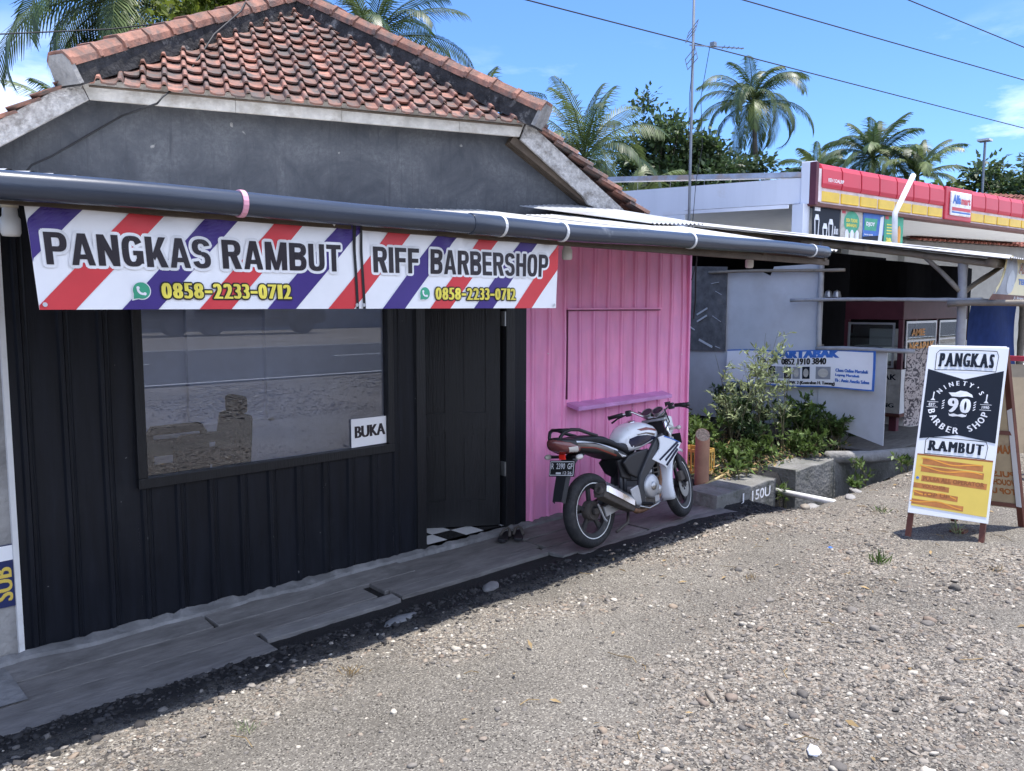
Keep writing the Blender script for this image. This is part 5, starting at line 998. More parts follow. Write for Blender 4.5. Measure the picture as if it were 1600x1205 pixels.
bam((9.96, -.13, 1.33), (9.96, -.11, 2.70), .032, 'post'); bam((10, -1.77, .12), (10, -1.75, 2.44), .048, 'post'); bam((14.6, -1.72, .1), (14.6, -1.7, 2.4), .07, 'post'); bam((10.1, 2.4, .1), (10.1, 2.4, 2.9), .05, 'post'); bam((17.2, -.55, .1), (17.3, -.5, 2.4), .06, 'post', 'bamboo')
bam((9.90, .25, 1.955), (9.90, -2.0, 1.965), .022, 'rail'); bam((9.93, 1.50, 2.345), (9.93, -.44, 2.335), .021, 'rail', 'bamboo'); bam((9.95, -.10, 1.345), (9.95, -1.30, 1.365), .026, 'rail')
bam((9.97, .15, rf_z(.15)-.06), (9.97, -2.1, rf_z(-2.1)-.06), .036, 'beam', 'bamboo'); bam((9.9, -2.05, rf_z(-2.05)-.05), (18, -2.05, rf_z(-2.05)-.05), .05, 'beam', 'bamboo')
bam((9.97, -1.33, 2.47), (9.97, -1.74, 2.06), .026, 'brace', 'bamboo'); bam((10.05, -1.74, 2.02), (10.75, -1.95, 2.38), .028, 'brace', 'bamboo'); bam((9.86, -1.66, 1.91), (9.86, -2.5, 1.93), .034, 'rail', 'bamboo')
for x in (10.9, 12.6, 14.4, 16.2): bam((x, 2.4, rf_z(2.4)-.05), (x, -2.1, rf_z(-2.1)-.04), .035, 'rafter', 'bamboo')
for y in (1.1, -.7): bam((9.9, y, rf_z(y)-.05), (18, y, rf_z(y)-.05), .035, 'purlin', 'bamboo')
corr(9.75, 18.3, -2.28, 2.7, lambda y, x: rf_z(y)+.03+.012*math.sin(y*3), 'dull_zinc', stl, 'roof_sheet', pitch=.076, amp=.010)
MB().hexa([(9.712, -2.28, rf_z(-2.28)+.006), (9.74, -2.28, rf_z(-2.28)+.012), (9.74, 2.7, rf_z(2.7)+.012), (9.712, 2.7, rf_z(2.7)+.006), (9.71, -2.28, rf_z(-2.28)+.012), (9.80, -2.28, rf_z(-2.28)+.050), (9.80, 2.7, rf_z(2.7)+.050), (9.71, 2.7, rf_z(2.7)+.012)]).build('edge_flashing', 'zinc', stl)
MB().box((10.03, 2.30, .1), (18, 2.33, 2.9)).build('back_sheet', 'black_sheet', stl)
MB().box((10.0, 2.60, .0), (10.03, 3.0, 2.9)).build('back_post', 'wood_dark', stl)
mb = MB()
mb.grid(lambda u, v: (10.6+1.9*u, 1.2+.05*math.sin(u*11), 1.72+.95*v), 16, 3).grid(lambda u, v: (12.3+5.6*u, .55+.05*math.sin(u*13), 1.2+1.42*v), 16, 3); mb.build('shade_cloth', 'black_sheet', stl)
MB().box((10.05, .9, 1.44), (11.5, 1.18, 1.66)).build('shelf_board', 'maroon', stl)
MB().box((10.03, -.1, 1.36), (10.16, .9, 1.39)).build('counter', 'wood_grey', stl)
MB().box((9.97, -1.0, .10), (17.5, 2.4, .12)).build('stall_floor', 'wood_grey2', stl)
for i in range(7): MB().lathe([(.05, 0), (.058, .02), (.04, .09), (.001, .11)], 12, (10.5+.02*i, .60-.105*i, 1.985)).build('lid_stack', 'alu', stl)
MB().box((10.42, -.15, 1.955), (10.75, .72, 1.985)).build('upper_shelf', 'maroon', stl)
# dangling cloth and grille seen through the stall
grl = thing('window_grille', 'white barred window grille on the back of the stall interior', 'grille', (10.9, .6, 1.2))
mb = MB()
for i in range(6): mb.box((11.2+i*.16, 1.0, .6), (11.28+i*.16, 1.02, 1.78))
mb.build('bars', 'white_paint', grl); MB().box((11.15, .98, 1.60), (12.15, 1.0, 1.64)).box((11.15, .98, 1.1), (12.15, 1.0, 1.14)).build('cross_bar', 'ink_black', grl)
# food cart with glass case
ct = thing('food_cart', 'maroon food cart with a glass case and printed panels inside the stall', 'cart', (12.2, -.1, .12))
CX0, CX1, CY0, CY1 = 11.68, 14.3, -.50, .32
MB().box((CX0, CY0, 1.69), (CX1, CY1, 1.95)).build('header', 'maroon', ct, bevel=.01)
for x, y in ((CX0, CY0), (CX1-.06, CY0), (CX0, CY1-.06), (CX1-.06, CY1-.06), (12.95, CY0)): MB().box((x, y, 1.0), (x+.06, y+.06, 1.69)).build('corner_post', 'maroon', ct)
MB().box((CX0, CY0, .36), (CX1, CY1, 1.0)).build('body', 'maroon', ct, bevel=.005)
for x, y in ((CX0+.1, CY0+.1), (CX1-.1, CY0+.1), (CX0+.1, CY1-.1), (CX1-.1, CY1-.1)): MB().box((x-.05, y-.05, .12), (x+.05, y+.05, .37)).build('leg', 'maroon', ct)
MB().box((CX0-.02, CY0-.02, .33), (CX1+.02, CY1+.02, .365)).build('base_trim', 'brown_paint', ct)
for (x0, x1) in ((CX0+.09, 12.92), (13.04, CX1-.08)):
    fo = MB(); y = CY0-.006; fo.box((x0, y-.012, 1.02), (x1, y, 1.05)).box((x0, y-.012, 1.64), (x1, y, 1.67)).box((x0, y-.012, 1.05), (x0+.03, y, 1.64)).box((x1-.03, y-.012, 1.05), (x1, y, 1.64)).box((x0+.03, y-.012, 1.38), (x1-.03, y, 1.40)); f_ = fo.build('glass_door', 'alu', ct)
    MB().box((x0+.03, y-.006, 1.05), (x1-.03, y-.004, 1.64)).build('pane', 'cart_glass', f_)
fo = MB(); x = CX0-.006
fo.box((x-.012, -.40, 1.02), (x, .26, 1.05)).box((x-.012, -.40, 1.62), (x, .26, 1.65)).box((x-.012, -.40, 1.05), (x, -.37, 1.62)).box((x-.012, .23, 1.05), (x, .26, 1.62)); f_ = fo.build('glass_door', 'alu', ct); MB().box((x-.006, -.37, 1.05), (x-.004, .23, 1.62)).build('pane', 'cart_glass', f_)
MB().box((CX0+.12, CY0+.1, 1.3), (CX1-.1, CY1-.1, 1.31)).box((CX0+.4, CY0+.25, 1.31), (CX0+.6, CY1-.2, 1.55)).box((13.4, CY0+.2, 1.0), (13.9, CY1-.2, 1.24)).build('display_shelf', 'white_paint', ct)
cf = frame((11.85, CY0-.022, 0), (1, 0, 0), (0, 0, 1)); MB().text('NGAPAK', cf, .04, 1.24, .95, .13, 0, .04).text('AMIE', cf, .10, 1.46, .5, .10, 0, .03).build('glass_lettering', 'ink_orange', ct)
pf_ = frame((CX0, CY0-.004, .38), (1, 0, 0), (0, 0, 1)); MB().prism([(.0, 0), (2.55, 0), (2.55, .62), (0, .62)], pf_, .004).build('front_print', 'sign_white', ct)
mb = MB().poly(circ(.62, .26, .24, 22), pf_, .006, 0).poly(circ(.62, .27, .17, 22), pf_, .008, 1); mb.build('plate_picture', ['ink_grey', 'panel_grey'], ct); MB().poly(circ(1.6, .28, .25, 22), pf_, .006).build('plate_picture', 'ink_grey', ct); MB().heavy('AMIE', pf_, .25, .46, .8, .13, .009, .03).build('cart_lettering', 'ink_navy', ct)
qf = frame((CX0-.004, CY1, .38), (0, -1, 0), (0, 0, 1)); MB().prism([(.0, 0), (.82, 0), (.82, .62), (0, .62)], qf, .004).build('side_print', 'fascia', ct)
for a_ in (('MARTABAK', .05, .47, .72, .08), ('TELOK', .3, .38, .3, .07), ('BANDUNG', .2, .08, .55, .06)): MB().heavy(a_[0], qf, *a_[1:], .006, .012).build('side_lettering', 'ink_navy', ct)
# patterned apron cloth hung at the counter front
cl = MB().grid(lambda u, v: (10.78+.62*u+.02*math.sin(v*9), -.9-.18*u+.04*math.sin(u*14), .34+1.0*v), 24, 16)
m, nt, N, L, P = newmat('patterned_cloth'); ge = N.new('ShaderNodeNewGeometry'); wv = nod('ShaderNodeTexNoise', Scale=16., Detail=3., Distortion=2.); L.new(ge.outputs['Position'], wv.inputs['Vector']); r_ = nod('ShaderNodeValToRGB'); e = r_.color_ramp.elements; e[0].position = .44; e[0].color = (.06, .05, .06, 1); e[1].position = .50; e[1].color = (.50, .44, .42, 1); L.new(wv.outputs[0], r_.inputs[0]); L.new(r_.outputs[0], P.inputs['Base Color']); M['patterned_cloth'] = m
cl.build('cloth_sheet', 'patterned_cloth', smooth=True, label='scribble patterned grey cloth hanging left of the sandwich board', cat='cloth')
# stall banners
mb_ = thing('stall_banner', 'white banner with a phone number and food photos tied to the grey stall wall', 'banner', (9.96, .1, .86))
def gf(u, v, w=0.): y = 1.18-2.04*u; return (9.962-w-.010*math.sin(u*9+v*4)*(.3+v*.7)-.03, y, .86-.04*(1-u)+.0*u+v*(.455+.035*u)+.008*math.sin(u*11))
MB().grid(gf, 40, 8).build('vinyl_sheet', 'vinyl_white', mb_, smooth=True)
for v in (0, .965): MB().grid(lambda a, b: gf(a, v+b*.035, .002), 40, 1).build('blue_hem', 'ink_blue', mb_)
MB().grid(lambda a, b: gf(.985+a*.015, b, .0025), 1, 8).build('blue_hem', 'ink_blue', mb_)
MB().heavy('MARTABAK', gf, .33, .79, .45, .20, .003, .016).build('banner_heading', 'ink_blue', mb_)
MB().heavy('Telp. WA', gf, .22, .61, .155, .17, .003, .006).build('phone_caption', 'ink_black', mb_); MB().heavy('0852 1910 3840', gf, .40, .61, .30, .17, .003, .006).build('phone_number', 'ink_black', mb_); MB().heavy('Kampung Bandar RT 13 RW. 2 (Kontrakan H. Tawang)', gf, .22, .05, .54, .11, .003, .004).build('address_lettering', 'ink_black', mb_)
for a_ in (('Chass Online Martabak', .43, .20), ('Loyang Martabak', .30, .15), ('Fb : Amie Amelia Salma', .17, .21)): MB().heavy(a_[0], gf, .76, a_[1], a_[2], .085, .003, .004).build('small_lettering', 'ink_blue', mb_)
for i, a in enumerate((.18, .25, .31, .365, .42, .48, .545, .635)):
    w = .05 if i < 7 else .095; mb = MB().poly([(a, .22), (a+w, .22), (a+w, .55), (a, .55)], gf, .003, i % 2).poly([(a+w*(.5+.36*math.cos(t)), .38+.12*math.sin(t)) for t in np.arange(0, 6.28, .5)], gf, .0042, 2); mb.build('food_photo', ['ink_navy', 'ink_grey', 'fascia'], mb_)
yb = thing('stall_banner', 'pale yellow banner reading AMIE MARTABAK across the stall front', 'banner', (11.5, -2.1, 1.95))
def yf(u, v, w=0.): return (10.02+.35*v*(u < .02)+4.6*u-.35*(1-v)*(1-u), -2.12-w-.03*math.sin(u*12+v*2), 1.955+.49*v-.012*math.sin(u*5))
m = mat('vinyl_yellow', (.78, .66, .36), .4, var=.1, scale=1.); M['vinyl_yellow'] = m
MB().grid(yf, 40, 6).build('vinyl_sheet', 'vinyl_yellow', yb, smooth=True)
MB().grid(lambda a, b: yf(a, b*.13, .003), 40, 1).build('brown_band', 'brown_paint', yb); MB().grid(lambda a, b: yf(.0+a*(.10+.06*math.sin(b*2.6)), .13+b*.87, .003), 8, 8).build('photo_strip', 'ink_grey', yb)
MB().poly([(.105+.032*math.cos(t), .42+.27*math.sin(t)) for t in np.arange(0, 6.28, .3)], yf, .005).build('plate_picture', 'panel_grey', yb)
mb = MB().text('AMIE MARTABAK', yf, .165, .62, .50, .27, .004, .07, m=1).text('AMIE MARTABAK', yf, .17, .635, .49, .24, .006, .04, m=0); mb.build('banner_heading', ['ink_brown', 'ink_white'], yb)
MB().text('TERIMA PESANAN', yf, .18, .38, .38, .14, .004, .05).build('banner_subheading', 'ink_blue', yb); MB().text('Jl. Simpar Raya Bandar No. Kampung', yf, .15, .025, .4, .07, .006, .01).build('address_lettering', 'ink_white', yb)
MB().grid(lambda u, v: (14.5+2.55*u, -.5+.05*math.sin(u*6+v*3), .72+1.28*v), 20, 10).build('tarpaulin', 'tarp_blue', smooth=True, label='dark blue tarpaulin hung below the yellow banner at the stall front', cat='tarpaulin')
# ------------------------------------------------------------------ ditch blocks, pipes, crate, litter
def block(name, x0, x1, y0, y1, z0, z1, mt, **kw):
    mb = MB(); nx = 10
    def fn(i, y, z): x = x0+(x1-x0)*i/nx; return (x, y+.018*(vnoise(np.array([x*5+y*3]), np.array([z*7.]))[0]-.5), z+.02*(vnoise(np.array([x*4.]), np.array([y*5.+z]))[0]-.5))
    V = [fn(i, y, z) for i in range(nx+1) for (y, z) in ((y0, z0), (y0, (z0+z1)/2), (y0, z1), (y1, z1), (y1, z0))]
    mb.add(V, [(i*5+j, i*5+(j+1), (i+1)*5+j+1, (i+1)*5+j) for i in range(nx) for j in range(4)]+[(0, 1, 2, 3, 4), tuple(nx*5+k for k in (4, 3, 2, 1, 0))]); return mb.build(name, mt, bevel=.012, **kw)
cb = thing('concrete_block', 'low concrete block with white painted characters at the end of the planks', 'block', (7.05, -.62, -.35))
for nm in ('body',):
    o = block(nm, 6.55, 7.66, -.81, -.42, -.4, .105, 'concrete_mossy'); og = ORG[cb.name]; o.parent = cb; o.location = o.location-og
fb = frame((6.98, -.832, .0), (1, 0, 0), (0, 0, 1)); MB().text('J', fb, .0, -.045, .05, .105, 0, .015).build('lettering', 'ink_white', cb); MB().text('150U', fb, .20, -.045, .36, .105, 0, .015).build('lettering', 'ink_white', cb)
block('concrete_block', 8.12, 9.05, -.80, -.40, -.45, .12, 'concrete_mossy', label='weathered concrete block across the gap, bare of any painted characters', cat='block')
block('drain_wall', 9.05, 13, -.72, -.55, -.5, .05, 'concrete_mossy', kind='structure')
MB().tube([(7.90, -.68, -.075), (7.50, -1.52, .012)], .030, 14).build('drain_pipe', 'pipe_white', smooth=True, label='white plastic pipe crossing the open ditch', cat='pipe')
MB().tube([(9.25, -.62, .10), (9.7, -.95, .09), (10.6, -1.35, .10)], .075, 14).build('concrete_pipe', 'concrete', smooth=True, label='grey round pipe lying at the far end of the ditch below the stall', cat='pipe')
pp = thing('pipe_stub', 'brown upright pipe stub with a slanted filled top in the weeds', 'pipe', (7.02, -.35, .05))
mb = MB(); n = 22; rp_ = .072; V = []
for j in range(2):
    for i in range(n): t = 2*math.pi*i/n; c, s = math.cos(t), math.sin(t); V.append((7.02+rp_*c, -.35+rp_*s, .02 if j == 0 else .585+.055*(c*.78+s*.62)))
mb.add(V, [(i, (i+1) % n, n+(i+1) % n, n+i) for i in range(n)]); mb.build('pipe', 'pipe_brown', pp, smooth=True)
MB().add([Vector(v)-Vector((0, 0, .004)) for v in V[n:]], [tuple(range(n))]).build('filling', 'pipe_cut', pp)
cr_ = thing('crate', 'yellow slatted crate half hidden behind the front wheel of the motorcycle', 'crate', (7.38, -.02, .09))
mb = MB(); a, b = (7.28, -.2), (7.5, .12)
for z in (.10, .33): mb.box((a[0], a[1], z), (b[0], a[1]+.012, z+.035)).box((a[0], a[1], z), (a[0]+.012, b[1], z+.035)).box((b[0]-.012, a[1], z), (b[0], b[1], z+.035)).box((a[0], b[1]-.012, z), (b[0], b[1], z+.035))
for i in range(5): x = a[0]+.01+.047*i; mb.box((x, a[1]+.003, .10), (x+.02, a[1]+.010, .365))
for i in range(7): y = a[1]+.01+.047*i; mb.box((a[0]+.003, y, .10), (a[0]+.010, y+.02, .365))
mb.build('slats', 'crate_yellow', cr_)
MB().tube([(6.95, -.44, .09), (7.5, -.35, .115), (7.95, -.42, .10)], .018, 8).build('bamboo_cane', 'bamboo_yellow', smooth=True, label='yellow bamboo cane lying on the ground beside the pipe stub', cat='cane')
gz1 = lambda x, y: float(ground_z(np.array([x]), np.array([y]))[0])
def lump(name, x, y, sx, sy, sz, rz, m, label, cat, jit=.2):
    V = ico2V*(1+nr.uniform(-jit, jit, (len(ico2V), 1)))*np.array([sx, sy, sz]); c, s = math.cos(rz), math.sin(rz)
    V = np.stack([V[:, 0]*c-V[:, 1]*s+x, V[:, 0]*s+V[:, 1]*c+y, V[:, 2]+gz1(x, y)+sz*.6], -1); np_mesh(name, V, ico2F, [m], label=label, cat=cat)
lump('driftwood', 2.95, -3.06, .06, .014, .012, .9, 'bamboo', 'small pale piece of wood lying on the gravel in the foreground', 'wood', .12)
lump('plastic_scrap', 2.84, -3.58, .035, .025, .012, .3, 'ink_white', 'crumpled white plastic scrap at the bottom edge of the gravel', 'litter', .3)
lump('plastic_scrap', 5.62, -2.35, .022, .016, .006, .3, 'ink_blue', 'tiny light blue scrap on the gravel left of the sandwich board', 'litter', .3)
lump('brick_piece', 6.95, -1.50, .06, .045, .03, .5, 'bamboo', 'tan broken brick piece beside the white pipe at the ditch edge', 'brick', .1)
for k, (x, y, a, b) in enumerate(((7.25, -1.42, .13, .06), (7.62, -1.62, .11, .05), (8.05, -1.5, .14, .05))): lump('rubble_slab', x, y, a, b, .018, .25+.3*k, 'concrete', ('flat grey rubble slab at the ditch lip, nearest the lettered block', 'flat grey rubble slab at the near end of the white pipe', 'flat grey rubble slab on the ditch lip beyond the white pipe')[k], 'rubble', .16)
lump('rubble_slab', 2.75, -1.04, .13, .05, .014, .2, 'cement', 'flat grey rubble piece in the shade below the shop window', 'rubble', .18)
lump('rubble_slab', 3.55, -.98, .10, .05, .02, .5, 'wood_grey', 'splintered flat board piece in the dark soil before the door', 'rubble', .15)
# ------------------------------------------------------------------ antenna mast, vent pipe, wires
am = thing('antenna_mast', 'thin steel mast with a television antenna behind the awning', 'antenna', (8.6, .95, 0))
MB().tube([(8.6, .95, 0), (8.61, .955, 7.5)], .017, 10).build('mast', 'galv', am, smooth=True)
mb = MB(); zA = 5.02; bo = Vector((8.6, .95, zA)); fwd = Vector((.62, -.55, -.04)); sdv = Vector((.45, .5, 0)).normalized()
mb.bar(bo-fwd*.05, bo+fwd*.75, .012, .012)
for k in range(5): c = bo+fwd*(.45+.07*k); mb.bar(c-sdv*(.07-.008*k), c+sdv*(.07-.008*k), .006, .006)
for sg in (-1, 1):
    for k in range(3): c = bo+up3*(sg*(.10+.06*k))-fwd*.04+fwd*.02*k; mb.bar(c-sdv*.24, c+sdv*.24, .007, .007)
    for e in (-1, 1): mb.bar(bo+up3*(sg*.10)-fwd*.04+sdv*e*.24, bo+up3*(sg*.22)+sdv*e*.24, .007, .007)
mb.bar(bo-up3*.22, bo+up3*.22, .012, .012); mb.box(bo+fwd*.3-Vector((.03, .03, .0)), bo+fwd*.3+Vector((.03, .03, .05))); mb.build('antenna', 'galv', am)
MB().tube([bo+fwd*.25, bo+Vector((.12, -.05, -.6)), bo+Vector((.10, -.1, -1.2)), bo+Vector((.06, -.05, -1.6)), bo+Vector((0.03, -.0, -2.6))], .004, 5).build('lead', 'cable', am)
MB().tube([bo-sdv*.1, bo+Vector((-.12, -.05, -.6)), bo+Vector((-.05, 0, -1.1))], .004, 5).build('lead', 'cable', am)
MB().tube([(7.215, -.10, 2.45), (7.20, -.10, 2.2), (7.22, -.09, 1.95), (7.21, -.08, 1.75)], .008, 6).tube([(7.22, -.1, 2.36), (7.10, -.12, 2.15)], .006, 6).build('cable', 'cable', label='black loose cable hanging down the right corner of the pink wall', cat='cable')
vp = MB().tube([(12.02, -.2, 2.75), (11.98, -.2, 3.19), (12.58, -.2, 3.78)], .038, 12).build('vent_pipe', 'pipe_white', smooth=True, label='bent white pipe rising above the stall roof before the store sign', cat='pipe')
def sagw(a, b, sag, n=24): a, b = Vector(a), Vector(b); return [a.lerp(b, i/n)-up3*(sag*4*(i/n)*(1-i/n)) for i in range(n+1)]
# ------------------------------------------------------------------ convenience store canopy
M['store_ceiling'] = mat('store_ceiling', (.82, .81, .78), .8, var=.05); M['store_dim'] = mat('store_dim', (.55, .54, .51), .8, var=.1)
st = thing('convenience_store', 'white convenience store with a red and yellow sign band over its canopy', 'store', (17, 3, 0))
sd_ = Vector((.99293, -.11867, 0)); si = Vector((.11867, .99293, 0)); sA = Vector((14.12, 1.98, 0))
SF = lambda s, z, w=0.: sA+sd_*s+si*(-w)+up3*z      # along the fascia, height, outwards
def SB(mb, s0, s1, z0, z1, w0, w1, m=None): return mb.hexa([SF(s0, z0, w1), SF(s1, z0, w1), SF(s1, z0, w0), SF(s0, z0, w0), SF(s0, z1, w1), SF(s1, z1, w1), SF(s1, z1, w0), SF(s0, z1, w0)], m)
SB(MB(), -.18, 13, 3.66, 4.36, -.25, -.02).build('sign_backing', 'store_white', st)
SB(MB(), -.2, 13, 3.64, 3.70, -.2, .06).build('sign_frame', 'brown_paint', st); SB(MB(), -.22, -.14, 3.66, 4.40, -.2, .08).build('sign_frame', 'maroon', st)
s = .0; k = 0
while s < 12.5:
    w = .645 if s < 4.4 else .66
    if abs(s-4.515) < .05: s = 5.76
    a, b = s, s+w-.03
    if True:
        mb = MB(); pr = [(0, 3.97), (.055, 3.98), (.07, 4.05), (.06, 4.30), (.02, 4.385), (-.02, 4.40)]
        V = [SF(x, z, y) for x in (a, b) for y, z in pr]+[SF(x, z, 0) for x in (a, b) for y, z in ((0, 3.97), (0, 4.38))]
        mb.add(V, [(i, i+6, i+7, i+1) for i in range(5)]+[(0, 1, 2, 3, 4, 5), (11, 10, 9, 8, 7, 6)]); mb.build('red_panel', 'store_red', st, bevel=.012)
        SB(MB(), a+.02, b-.01, 3.735, 3.92, 0, .045).build('yellow_panel', 'store_yellow', st, bevel=.015)
    s += w; k += 1
SB(MB(), -.12, 13, 3.70, 3.975, -.02, .02).build('cream_band', 'store_cream', st); SB(MB(), -.10, .02, 3.72, 4.30, 0, .045).build('cream_band', 'store_cream', st)
tf = lambda u, v, w=0.: SF(u, v, .072+w); MB().text('KEN SOALRIP', tf, .17, 4.085, .50, .065, .003, .02).build('small_lettering', 'ink_white', st)
SB(MB(), 4.53, 5.74, 3.70, 4.39, 0, .07).build('logo_ground', 'store_red', st, bevel=.02)
lg_ = SB(MB(), 4.70, 5.62, 3.80, 4.30, .07, .11).build('logo_plate', 'ink_white', st, bevel=.02)
tf = lambda u, v, w=0.: SF(u, v, .112+w)
MB().text('Alfa', tf, 4.76, 4.04, .36, .19, .003, .05, m=0).text('mart', tf, 5.14, 4.04, .42, .15, .003, .05, m=1).poly([(4.74, 3.90), (5.58, 3.90), (5.58, 3.97), (4.74, 3.97)], tf, .003, 1).poly([(4.74, 3.85), (5.58, 3.85), (5.58, 3.88), (4.74, 3.88)], tf, .003, 0).build('logo_lettering', ['ink_blue', 'store_red'], lg_)
# canopy soffit, side wall, column
pL0, pL1 = Vector((14.05, 2.1, 0)), Vector((12.75, 6.9, 0)); dL = (pL1-pL0).normalized(); nL = Vector((dL.y, -dL.x, 0))*-1
def SW(mb, s0, s1, z0, z1, w0, w1, dz=0.): 
    P = [pL0+dL*s+nL*w+up3*z for z in (0, 1) for s, w in ((s0, w0), (s1, w0), (s1, w1), (s0, w1))]
    for i, p in enumerate(P): top = i >= 4; s = s0 if i % 4 in (0, 3) else s1; p.z = (z1 if top else z0)+dz*s
    return mb.hexa(P)
SW(MB(), .12, 6.5, 3.70, 4.15, -.03, .12, .0).build('side_fascia', 'store_white', st); SW(MB(), .12, 6.5, 4.15, 4.24, -.05, .14, .055).build('flashing', 'store_flash', st)
SW(MB(), 2.35, 6.5, .1, 3.70, -.025, .12, .0).build('side_wall', 'store_white', st); SW(MB(), 2.28, 2.36, .1, 3.72, -.04, .13).build('corner_post', 'store_white', st)
SW(MB(), -.12, .14, 3.68, 4.42, -.06, .15).build('corner_box', 'store_white', st, bevel=.01)
for k in range(9): SW(MB(), .6+k*.68, .606+k*.68, 3.70, 4.15, -.034, -.028, .055).build('panel_joint', 'store_flash', st)
MB().add([pL0+up3*3.72, SF(13, 3.72, -.2), SF(13, 3.72, -6), pL1+up3*3.72], [(0, 1, 2, 3)]).build('canopy_ceiling', 'store_ceiling', st)
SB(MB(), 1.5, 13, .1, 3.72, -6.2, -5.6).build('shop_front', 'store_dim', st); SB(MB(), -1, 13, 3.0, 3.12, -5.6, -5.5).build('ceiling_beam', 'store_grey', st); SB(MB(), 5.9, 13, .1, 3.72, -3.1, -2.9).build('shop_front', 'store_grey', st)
SB(MB(), -.34, -.14, .1, 3.68, -.3, -.08).build('column', 'store_white', st); SB(MB(), 11.6, 11.75, .1, 3.66, -.2, -.05).build('column', 'store_white', st)
SW(MB(), .1, 2.3, 3.50, 3.56, 1.2, 1.24).build('light_batten', 'store_white', st)
SB(MB(), -1.5, 16, .05, .125, -6., 2.6).build('bounce_slab', 'store_ceiling', None, kind='structure')  # unseen pale paving, added to bounce sun up onto the canopy ceiling
# posters hung under the sign band
pos = [('dark promotional poster with white bottle outlines under the store sign, leftmost of four', 'ink_navy', -.13, .74), ('cream promotional poster with a green disc under the store sign, second of four', 'fascia', .77, 1.50), ('blue promotional poster with a teal patch under the store sign, third of four', 'ink_blue', 1.53, 2.28), ('green promotional poster with yellow lines under the store sign, rightmost of four', 'ink_green', 2.30, 3.02)]
for i, (lab, m_, a, b) in enumerate(pos):
    c0 = SF(a, 3.12, .0); t = thing('promo_poster', lab, 'poster', tuple(c0), group='posters under the store sign'); dz = .0
    fn = lambda u, v, w=0.: SF(a+(b-a)*u, 3.08+.57*v, -.02+w); MB().prism([(0, 0), (1, 0), (1, 1), (0, 1)], fn, -.01).build('sheet', m_, t)
    mb = MB()
    if i == 0:
        for x, h in ((.15, .75), (.45, .5), (.66, .65)): mb.poly([(x-.07, .08), (x+.07, .08), (x+.09, h-.15), (x+.05, h), (x-.05, h), (x-.09, h-.15)], fn, .004, 0); mb.poly([(x-.04, .11), (x+.04, .11), (x+.06, h-.17), (x-.06, h-.17)], fn, .006, 1)
        mb.poly([(.06, .86), (.26, .86), (.26, .97), (.06, .97)], fn, .004, 0); mb.text('pilih seru', fn, .78, .1, .16, .35, .004, .03, m=0); mb.build('print', ['ink_white', 'ink_navy'], t)
    elif i == 1:
        mb.poly(circ(.5, .62, .36, 24), fn, .004, 0).text('BISA TUKAR', fn, .24, .62, .52, .12, .006, .04, m=1).text('BARANGMU', fn, .26, .47, .48, .11, .006, .04, m=1)
        for x in (.28, .52, .76): mb.poly([(x-.08, .06), (x+.08, .06), (x+.08, .30), (x+.03, .38), (x-.03, .38), (x-.08, .30)], fn, .007, 2)
        mb.poly([(.04, .88), (.2, .88), (.2, .97), (.04, .97)], fn, .004, 3).build('print', ['ink_green', 'ink_yellow', 'ink_white', 'store_red'], t)
    elif i == 2:
        mb.poly([(0, .0), (1, 0), (1, .30), (0, .2)], fn, .003, 3).poly([(.06, .42), (.62, .42), (.68, .82), (.06, .82)], fn, .004, 0).text('DJOY', fn, .14, .54, .42, .16, .006, .06, m=1).text('hemat spesial', fn, .06, .24, .4, .07, .006, .02, m=1).poly([(.72, .02), (.92, .06), (.98, .95), (.82, .9)], fn, .004, 2).build('print', ['ink_green', 'ink_white', 'tile_white', 'ink_navy'], t)
    else:
        for k in range(4): mb.poly([(.12, .66-.1*k), (.6, .67-.1*k), (.6, .71-.1*k), (.12, .70-.1*k)], fn, .004, 0)
        mb.text('38.0', fn, .1, .08, .45, .16, .004, .06, m=0).poly([(.70, .1), (.86, .1), (.86, .55), (.80, .68), (.76, .68), (.70, .55)], fn, .004, 1).poly([(.03, .86), (.2, .86), (.2, .97), (.03, .97)], fn, .004, 2).build('print', ['ink_yellow', 'ink_orange', 'store_red'], t)
# red tiled roofs to the right
def redroof(name, label, O, ux, uv, nu, nv, mats='roof_red'):
    O, ux, uv = Vector(O), Vector(ux), Vector(uv); n = ux.cross(uv).normalized(); t = thing(name, label, 'house', tuple(O)); mb = MB(); pu, pv = ux/nu, uv/nv; uh, vh = ux.normalized(), uv.normalized()
    for r in range(nv):
        for c in range(nu):
            o = O+pu*c+pv*r; w = pu.length; V = []
            for tt in (0, 1):
                for a, b in ((0, .0), (.3, .0), (.55, .02), (.72, .055), (.9, .055), (1.02, .0)): V.append(o+uh*(a*w)+pv*(1.1*tt)+n*(b+.05*(1-tt)))
            mb.add(V, [(i, i+1, i+7, i+6) for i in range(5)]+[(5, 4, 3, 2, 1, 0)])
    mb.build('roof', mats, t); return t
h2 = redroof('tiled_roof_house', 'house with a dull red tiled roof rising behind the right end of the store sign', (27.5, 4.6, 4.0), (9, -4.5, 0), (1.15, 1.6, 1.75), 44, 14)
MB().hexa([(27.8, 4.9, 0), (36.2, .7, 0), (37.2, 2.2, 0), (28.8, 6.4, 0), (27.8, 4.9, 4.1), (36.2, .7, 4.1), (37.2, 2.2, 5.3), (28.8, 6.4, 5.3)]).build('wall', 'store_grey', h2)
h3 = redroof('tiled_roof_house', 'low orange tiled roof seen under the store canopy at the right', (22.6, 3.4, 3.55), (6, -1.6, 0), (.3, 1.2, .50), 30, 5)
MB().hexa([(22.7, 3.7, 0), (28.5, 2.1, 0), (28.6, 3.2, 0), (22.8, 4.8, 0), (22.7, 3.7, 3.6), (28.5, 2.1, 3.6), (28.6, 3.2, 4.0), (22.8, 4.8, 4.0)]).build('wall', 'store_grey', h3)
